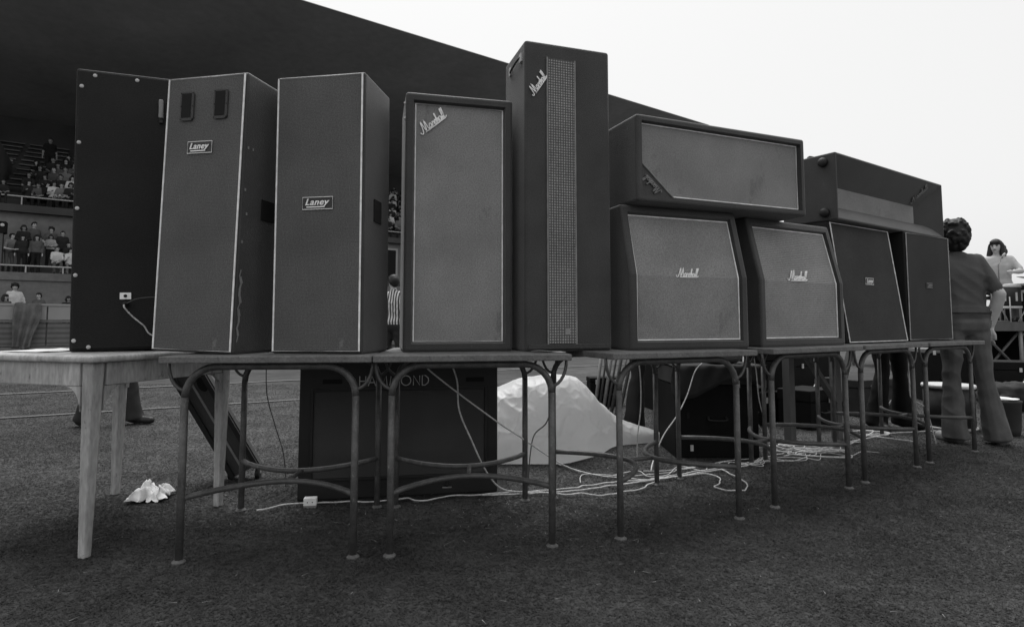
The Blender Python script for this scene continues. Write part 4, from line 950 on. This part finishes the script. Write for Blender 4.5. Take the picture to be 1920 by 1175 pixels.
# cases ----------------------------------------------------------
def case(label, loc, ang, W, D, H, lid=.2, m='case_black', lm='case_lid', latches=((-.25, 0), (.25, 0)), name='equipment_case', handle=True):
    o = thing(name, label, 'case', loc, R(ang))
    MB().box(-W / 2, W / 2, 0, D, .0, H - lid - .003).build('body', M[m], o, bevel=.008)
    MB().box(-W / 2 - .004, W / 2 + .004, -.004, D + .004, H - lid, H).build('lid', M[lm], o, bevel=.008)
    for x, dz in latches:
        l = MB().box(x * W - .014, x * W + .014, -.014, -.0045, H - lid - .02, H - lid + .03).build('latch', M['metal'], o)
    if handle:
        MB().tube(smooth_path([(-.06, -.002, H * .45), (-.055, -.03, H * .42), (.055, -.03, H * .42), (.06, -.002, H * .45)]), .007, 6).build('handle', M['rubber'], o, True)
    return o
o = case('big black equipment case with a cloth covered top behind the slant cabinet tables', (1.42, 4.12, 0), 0, .58, .45, .62, lid=.12, handle=True)
MB().box(-.21, -.19, -.006, .0, .27, .31).build('lock_hole', M['hole'], o); MB().box(-.19, -.17, -.012, -.0, .05, .09).build('lower_latch', M['metal'], o)
cl = MB(); V = []; F = []
for j in range(13):
    for i in range(31):
        u = i / 30; q = j / 12; x = -.31 + .62 * u + .012 * math.sin(q * 6); 
        if q < .5: y = .44 - .47 * q / .5; z = .634 + .004 * math.sin(u * 20)
        else: y = -.03 - .012 * math.sin(u * 15 + q * 4) ** 2; z = .634 - (q - .5) * 2 * (.16 + .07 * math.sin(u * 5 + 1))
        V.append((x, y, z))
for j in range(12):
    for i in range(30): a = j * 31 + i; F.append((a, a + 1, a + 32, a + 31))
o = MB().add(V, F).build('cover_cloth', M['case_lid'], None, True); o.location = (1.42, 4.12, 0); md = o.modifiers.new('t', 'SOLIDIFY'); md.thickness = .006
tag(o, 'dark waxed cloth folded over the top of the big black equipment case', 'cloth')
o = thing('pale_bundle', 'pale soft bundle lying on the cloth covered case', 'bundle', (1.55, 4.36, .638)); MB().lathe([(.01, 0), (.10, .0), (.14, .03), (.13, .08), (.06, .12), (.01, .125)], 14).build('bundle', M['c_grey'], o, True)
case('small black suitcase with bright latches standing beyond the plastic sheeting', (1.05, 6.6, 0), 5, .36, .2, .32, lid=.05, lm='case_black', latches=((-.3, 0), (.3, 0)))
case('low black case on the grass behind the lined grille cabinet', (2.15, 5.35, 0), 20, .7, .4, .3, lid=.08, lm='case_black')
case('tall black case standing behind the wooden trestle', (2.55, 5.75, 0), 25, .6, .4, .66, lid=.1, lm='case_black')
case('black case with bright latches beside the folded stands', (1.75, 5.6, 0), 10, .5, .35, .5, lid=.1, lm='case_black')
case('grey equipment case behind the person in black', (3.75, 6.0, 0), 25, .7, .4, .36, lid=.08, m='case_lid')
case('long dark case lying behind the far end table', (3.0, 6.4, 0), 30, .9, .4, .55, lid=.1, lm='case_black')
case('wide black trunk standing upright behind the lined grille cabinet table', (2.2, 6.3, 0), 22, .95, .4, .86, lid=.12, lm='case_black')
case('black trunk with bright latches behind the long dark case', (3.55, 6.95, 0), 30, 1.0, .4, .9, lid=.15, lm='case_black')
case('squat black amplifier case behind the big cloth covered case', (1.75, 6.35, 0), 8, .5, .4, .8, lid=.1, lm='case_black')
case('black drum case on the grass behind the wooden trestle', (2.75, 5.25, 0), 35, .42, .3, .34, lid=.1, lm='case_black')
def tripod(label, loc, ang, h, lean=.0):
    o = thing('tripod_stand', label, 'stand', loc, R(ang))
    MB().tube([(0, 0, .12), (lean, 0, h)], .011, 8).build('pole', M['metal'], o, True)
    for k_ in range(3): a = k_ * 2.094; MB().tube([(0, 0, .34), (.2 * math.cos(a), .2 * math.sin(a), .008)], .008, 6).build('leg', M['metal'], o, True)
    MB().lathe([(.018, 0), (.018, .05)], 10, Matrix.Translation((lean * .5, 0, h * .5))).build('clamp', M['rubber'], o)
    MB().tube([(lean, 0, h), (lean - .25, .05, h + .05)], .008, 6).build('boom', M['metal'], o, True)
tripod('chrome tripod stand behind the lined grille cabinet table', (1.95, 5.05, 0), 20, .72, .05)
tripod('chrome tripod stand between the trestle and the person in black', (2.95, 5.75, 0), 60, .78)
tripod('short chrome tripod stand near the far end table', (3.72, 5.65, 0), 10, .7, -.06)
ah = thing('amplifier_head', 'black amplifier head with pale control strip on the low black case', 'amplifier', (2.10, 5.40, .301), R(20))
MB().box(-.30, .30, 0, .25, 0, .24).build('body', M['case_black'], ah, bevel=.012)
MB().box(-.27, .27, -.005, .0, .03, .10).build('control_strip', M['foot_pad'], ah)
for k_ in range(7): MB().lathe([(.013, 0), (.010, .014)], 10, Matrix.Translation((-.22 + k_ * .07, -.005, .065)) @ Matrix.Rotation(R(90), 4, 'X')).build('knob', M['rubber'], ah)
o = thing('road_drum', 'dark floor drum with bright rim on the grass behind the end table', 'drum', (3.9, 5.3, 0)); MB().lathe([(.19, .01), (.19, .36)], 24).build('drum_shell', M['case_lid'], o, True); MB().lathe([(.2, .355), (.205, .37), (.2, .385), (.18, .386)], 24).build('hoop', M['metal'], o, True)
MB().lathe([(.205, .0), (.205, .02)], 24).build('lower_hoop', M['metal'], o, True)
# folded stands bundle
fs = thing('folded_stands', 'bundle of folded metal stands leaning together behind the slant cabinet table', 'stand', (.78, 4.95, 0), R(5))
for k_ in range(7):
    x = -.1 + k_ * .035; t_ = .1 + .015 * k_
    MB().tube([(x, 0, .14), (x + t_, .05 + .01 * k_, .80)], .009 if k_ % 2 else .014, 6).build('tube', M['foot_pad' if k_ in (0, 2, 5) else 'tube_paint'], fs, True)
MB().box(-.12, .14, -.03, .05, .0, .14).build('base_box', M['case_lid'], fs, bevel=.01)
# trestle
tr = thing('wooden_trestle', 'rough wooden trestle with a long diagonal brace behind the far tables', 'trestle', (2.62, 4.80, 0), R(28))
MB().box(-.03, .03, -.03, .03, 0, .84).build('post', M['wood'], tr)
def brace(a, b, wd, nm, par):
    a, b = Vector(a), Vector(b); q = (b - a).to_track_quat('Z', 'Y').to_matrix().to_4x4(); MB().box(-wd / 2, wd / 2, -.016, .016, 0, (b - a).length, Matrix.Translation(a) @ q).build(nm, M['wood'], par)
brace((-.035, -.02, .30), (-.50, -.02, .80), .05, 'brace', tr); brace((.035, .0, .30), (.26, .0, .80), .045, 'brace', tr)
MB().box(-.62, .34, -.03, .03, .8405, .88).build('beam', M['wood'], tr)
MB().box(-.60, -.54, -.03, .03, 0, .8395).build('post', M['wood'], tr)

# people near -----------------------------------------------------
body_set('flared', {'ankleL': (.15, .02, .09), 'ankleR': (-.15, .02, .09)}, .016, 'short', flare=.10, sleeve='long')
person('flared', 'person in black flared trousers standing behind the dark cloth cabinets', (3.33, 5.22, 0), R(15), ('skin', 'black_cloth', 'black_cloth', 'shoe_dark'))
person('flared', 'person in dark trousers standing behind the plain grilled slant cabinet', (1.13, 4.86, 0), R(-30), ('skin', 'c_dark', 'c_dark', 'shoe_dark'))
body_set('stroll', {'ankleL': (.12, -.22, .09), 'kneeL': (.1, -.14, .49), 'ankleR': (-.1, .12, .09), 'kneeR': (-.1, -.02, .49)}, .016, 'short', flare=.085)
person('stroll', 'person in dark trousers standing on the pitch behind the reversed column', (-3.72, 5.42, 0), R(75), ('skin', 'c_mid', 'c_dark', 'shoe_dark'))
body_set('side', {}, .016, 'short', head_yaw=.9)
person('side', 'dark haired person in striped shirt seen through the gap beside the script column', (-1.80, 8.9, 0), R(165), ('skin', 'c_stripe', 'c_dark', 'shoe_dark'), .95)
# the standing man seen from behind
p = Person().body({'neck': (.03, -.03, 1.455), 'elbowR': (-.235, .07, 1.15), 'wristR': (-.20, -.01, .90), 'handR': (.08, -.1, -1), 'elbowL': (.24, -.05, 1.15), 'wristL': (.1, -.25, 1.12), 'handL': (-1, -.3, 0),
                   'ankleL': (.10, .0, .085), 'ankleR': (-.19, .03, .085), 'kneeR': (-.14, .0, .49), 'toeR': (-.07, -.15, -.05), 'toeL': (.03, -.16, -.05)}, fingers=True, flare=.102, head_yaw=.15)
me = p.mesh('person_body_man', .0085, TAGS)
for k_ in ('skin', 'shirt_dark', 'denim', 'shoe_light'): me.materials.append(M[k_])
o = link('person', me, None); o.location = (3.545, 4.62, 0); o.rotation_euler = (0, 0, R(172)); o.scale = (.97, .98, 1.0)
tag(o, 'man seen from behind in dark t shirt and flared jeans beside the end table', 'person')
hh_ = hair_caps(p, 'bob' if 0 else 'short'); hh_.cap(p.hd((0, .03, .15)), .094, p.hd((0, .045, .11)), .09, 'skin'); hh_.cap(p.hd((-.05, .04, .06)), .05, p.hd((.05, .04, .06)), .05, 'skin'); hh_.cap(p.hd((-.03, .05, .02)), .045, p.hd((.03, .05, .02)), .045, 'skin')
_rr = random.Random(3)
for k_ in range(150):
    a = _rr.uniform(0, 6.28); zz = _rr.uniform(-.01, .235); q_r = math.sqrt(max(.0, 1 - ((zz - .11) / .135) ** 2)); y_ = .03 + .102 * q_r * math.sin(a); x_ = .094 * q_r * math.cos(a)
    if y_ < -.05 and zz < .15: continue
    hh_.cap(p.hd((x_, y_, zz)), .017, p.hd((x_ * 1.06, y_ + .004, zz + .006)), .015, 'skin')
hm = hh_.mesh('person_hair_man', .007, ['skin']); hm.materials.append(M['hair']); h = link('hair', hm, None, o)
em = eyes_mesh(p); em.build('eyes', M['hair'], o)
bl = MB().tube([(-.205 * math.cos(q) * .96, .0 - .132 * math.sin(q), 1.01 + .004 * math.sin(q)) for q in [i * math.pi / 12 for i in range(24)]], .006, 6, closed=True).build('belt', M['shoe_dark'], o)
# grey bin with white cloth
bn = thing('litter_bin', 'grey tapered bin with white cloth in its mouth beside the standing man', 'bin', (4.12, 4.98, 0))
MB().lathe([(.10, 0), (.11, .05), (.12, .26), (.125, .27), (.125, .285)], 20).build('bin_body', M['case_lid'], bn, True)
crumple('white_cloth', (4.12, 4.98, .286), .10, .10, .012, 8.1, 'crumpled white cloth lying on top of the grey bin', 'cloth', 'c_white', .5, True)

# stage ------------------------------------------------------------
sg = thing('stage_platform', 'scaffold stage platform with cross braced side at the far right', 'stage', (9.6, 10.6, 0), R(0))
sx0, sx1, sy0, sy1 = -2.15, 3.6, -1.2, 3.0
for i in range(9):
    y = sy0 + i * (sy1 - sy0) / 9; MB().box(sx0, sx1, y, y + (sy1 - sy0) / 9 - .01, .90, .945).build('deck_plank', M['wood'], sg)
MB().box(sx0, sx1, sy0 - .03, sy0 - .001, .80, .94).build('edge_beam', M['wood'], sg); MB().box(sx0 - .03, sx0 - .001, sy0, sy1, .80, .94).build('edge_beam', M['wood'], sg)
px_ = [sx0 + .08 + i * .62 for i in range(9)]
for i, x in enumerate(px_):
    MB().tube([(x, sy0 + .04, 0), (x, sy0 + .04, .90)], .028, 8).build('upright', M['foot_pad'], sg, True)
    if i < 8:
        x2 = px_[i + 1]; MB().tube([(x, sy0 + .075, .1), (x2, sy0 + .075, .78)], .02, 6).build('cross_brace', M['tube_paint'], sg, True); MB().tube([(x, sy0 + .03, .78), (x2, sy0 + .03, .1)], .02, 6).build('cross_brace', M['tube_paint'], sg, True)
for k_, y in enumerate((.2, 1.2, 2.4)): MB().tube([(sx0 + .06, y, 0), (sx0 + .06, y, .9)], .028, 8).build('upright', M['foot_pad'], sg, True)
MB().box(sx0 + .3, sx1 - .1, .6, .64, 0, .88).build('skirt', M['black_cloth'], sg)
# drummer
DJ = {'pelvis': (0, .05, .56), 'neck': (0, .02, 1.08), 'kneeL': (.2, -.36, .52), 'kneeR': (-.2, -.36, .52), 'ankleL': (.2, -.36, .09), 'ankleR': (-.2, -.36, .09), 'elbowL': (.30, -.05, .82), 'wristL': (.2, -.28, .80), 'handL': (-.4, -1, 0), 'elbowR': (-.30, -.05, .82), 'wristR': (-.2, -.28, .78), 'handR': (.4, -1, 0)}
body_set('drummer', DJ, .016, 'long', sleeve='short', head_yaw=-.2, head_tilt=-.05)
person('drummer', 'bare chested long haired drummer seated at the drum kit on the stage', (8.72, 10.5, .945), R(-42), ('skin', 'skin', 'denim', 'shoe_dark'), 1.08)
o = thing('drum_stool', 'round stool under the long haired drummer', 'stool', (8.74, 10.56, .945)); MB().lathe([(.16, .40), (.17, .42), (.17, .455), (.15, .465)], 16).build('seat', M['rubber'], o)
for k_ in range(3): a = k_ * 2.1; MB().tube([(0, 0, .39), (.17 * math.cos(a), .17 * math.sin(a), .0)], .012, 6).build('leg', M['metal'], o, True)
def drum(label, loc, r, h, rot, m='case_lid', legs=0):
    o = thing('drum', label, 'drum', loc, rot); MB().lathe([(r, 0), (r, h)], 24).build('drum_shell', M[m], o, True)
    MB().lathe([(r + .008, -.012), (r + .01, .0), (r + .01, .025)], 24).build('hoop', M['metal'], o, True); MB().lathe([(r + .01, h - .025), (r + .01, h), (r + .006, h + .012)], 24).build('hoop', M['metal'], o, True)
    MB().lathe([(r - .004, h + .001), (r - .01, h + .004)], 24).build('drum_head', M['c_grey'], o)
    for k_ in range(8): a = k_ * math.pi / 4; MB().box(-.012, .012, -.008, .008, h * .3, h * .7, Matrix.Rotation(a, 4, 'Z') @ Matrix.Translation((0, r + .007, 0))).build('lug', M['metal'], o)
    for k_ in range(legs): a = k_ * 2.1; MB().tube([((r + .015) * math.cos(a), (r + .015) * math.sin(a), h * .5), ((r + .02) * math.cos(a), (r + .02) * math.sin(a), -(loc[2] - .945))], .009, 6).build('leg', M['metal'], o, True)
    return o
drum('bass drum standing on its side before the drummer', (9.15, 9.78, .945 + .29), .28, .36, (R(90), 0, R(20)))
drum('floor tom on legs beside the drummer', (8.35, 9.9, 1.18), .19, .36, (0, 0, 0), legs=3)
drum('small tom mounted above the bass drum', (9.02, 9.72, 1.535), .15, .2, (R(12), 0, 0), legs=2)
drum('snare drum on its stand between the drummer and the toms', (8.62, 10.0, 1.45), .17, .13, (0, 0, 0), legs=3)
def cymbal(label, loc, z, tilt, r=.22):
    o = thing('cymbal', label, 'cymbal', loc); MB().tube([(0, 0, .35), (0, 0, z)], .011, 6).build('stand_tube', M['metal'], o, True)
    for k_ in range(3): a = k_ * 2.1 + .4; MB().tube([(0, 0, .4), (.2 * math.cos(a), .2 * math.sin(a), .006)], .009, 6).build('leg', M['metal'], o, True)
    MB().lathe([(r, 0), (r * .5, .012), (.05, .018), (.04, .035), (.008, .04)], 24, Matrix.Translation((0, 0, z - .01)) @ Matrix.Rotation(R(tilt), 4, 'Y') @ Matrix.Rotation(R(tilt * .6), 4, 'X')).build('plate', M['metal'], o, True)
cymbal('large cymbal tilted beside the drummer at the frame edge', (9.0, 9.5, .945), .98, -14, .26); cymbal('smaller cymbal low over the drums', (8.55, 9.62, .945), .72, 10, .2)
cymbal('cymbal on a tall stand behind the drums', (9.35, 10.2, .945), 1.15, -18, .24)
o = thing('microphone_stand', 'thin microphone stand in front of the drummer', 'stand', (8.2, 9.85, .945)); MB().tube([(0, 0, .02), (0, 0, .95), (.28, .25, 1.12)], .009, 6).build('pole', M['tube_paint'], o, True); MB().lathe([(.12, 0), (.12, .015), (.02, .025)], 16).build('base', M['tube_paint'], o)
MB().lathe([(.018, 0), (.022, .06), (.012, .1)], 10, Matrix.Translation((.28, .25, 1.10)) @ Matrix.Rotation(R(40), 4, 'X')).build('microphone', M['metal'], o, True)
case('black amplifier cabinet on the stage beside the drum kit', (9.35, 10.85, .946), -20, .6, .35, .68, lid=.12, lm='case_lid')
case('dark amplifier cabinet on the stage behind the tall cymbal', (9.75, 10.3, .946), -35, .5, .35, .55, lid=.1, lm='case_black')
# bags beside the stage
crumple('canvas_bag', (5.35, 6.4, 0), .26, .22, .17, 2.2, 'dark canvas bag on the grass in front of the stage', 'bag', 'c_dark', .6, True)
crumple('white_bag', (5.98, 6.7, 0), .16, .16, .2, 5.2, 'white plastic bag on the grass before the stage', 'bag', 'c_white', .6, True)
case('black flight case between the bin and the stage', (6.0, 7.3, 0), -20, .9, .5, .45, lid=.1, lm='case_black')
case('pale topped road case under the stage edge', (5.15, 7.0, 0), -15, .5, .4, .62, lid=.05, lm='c_grey')

# small things -----------------------------------------------------
def flat_sheet(label, loc, ang, w_, d_, seed):
    V = []; F = []
    for j in range(9):
        for i in range(9): x = (i / 8 - .5) * w_; y = (j / 8 - .5) * d_; V.append((x, y, .002 + .012 * max(0, noise.noise(Vector((x * 9 + seed, y * 9, 0))))))
    for j in range(8):
        for i in range(8): a = j * 9 + i; F.append((a, a + 1, a + 10, a + 9))
    o = MB().add(V, F).build('paper_sheet', M['c_white'], None, True); o.location = loc; o.rotation_euler = (0, 0, R(ang)); md = o.modifiers.new('t', 'SOLIDIFY'); md.thickness = .001; return tag(o, label, 'paper')
flat_sheet('white paper sheet lying on the wooden table beside the reversed column', (-2.13, 2.70, TH + .001), -17, .26, .22, 1)
flat_sheet('small white paper poking out under the tallest column', (.16, 2.60, TH + .001), 14, .14, .07, 4)
# straw and scraps trodden into the turf
V = []; F = []
for k_ in range(420):
    y = 1.6 + 4.2 * random.random() ** 1.2; x = (random.random() * 2 - 1) * y * .9; a = random.random() * 6.3; l = .006 + .014 * random.random(); wd = .0016
    if random.random() < .45: x = random.gauss(.0, .5); y = random.gauss(2.9, .22)
    dx, dy = math.cos(a), math.sin(a); z = .012 + .006 * random.random(); q = len(V)
    V += [(x - dx * l - dy * wd, y - dy * l + dx * wd, z), (x - dx * l + dy * wd, y - dy * l - dx * wd, z), (x + dx * l, y + dy * l, z + .002)]; F.append((q, q + 1, q + 2))
tag(MB().add(V, F).build('straw_scraps', M['foot_pad']), 'pale straw and scraps trodden into the turf', 'litter', kind='stuff')
tag(link('grass', GRASS_MESH, M['blade']), 'short mown grass of the pitch around the tables', 'grass', kind='stuff')
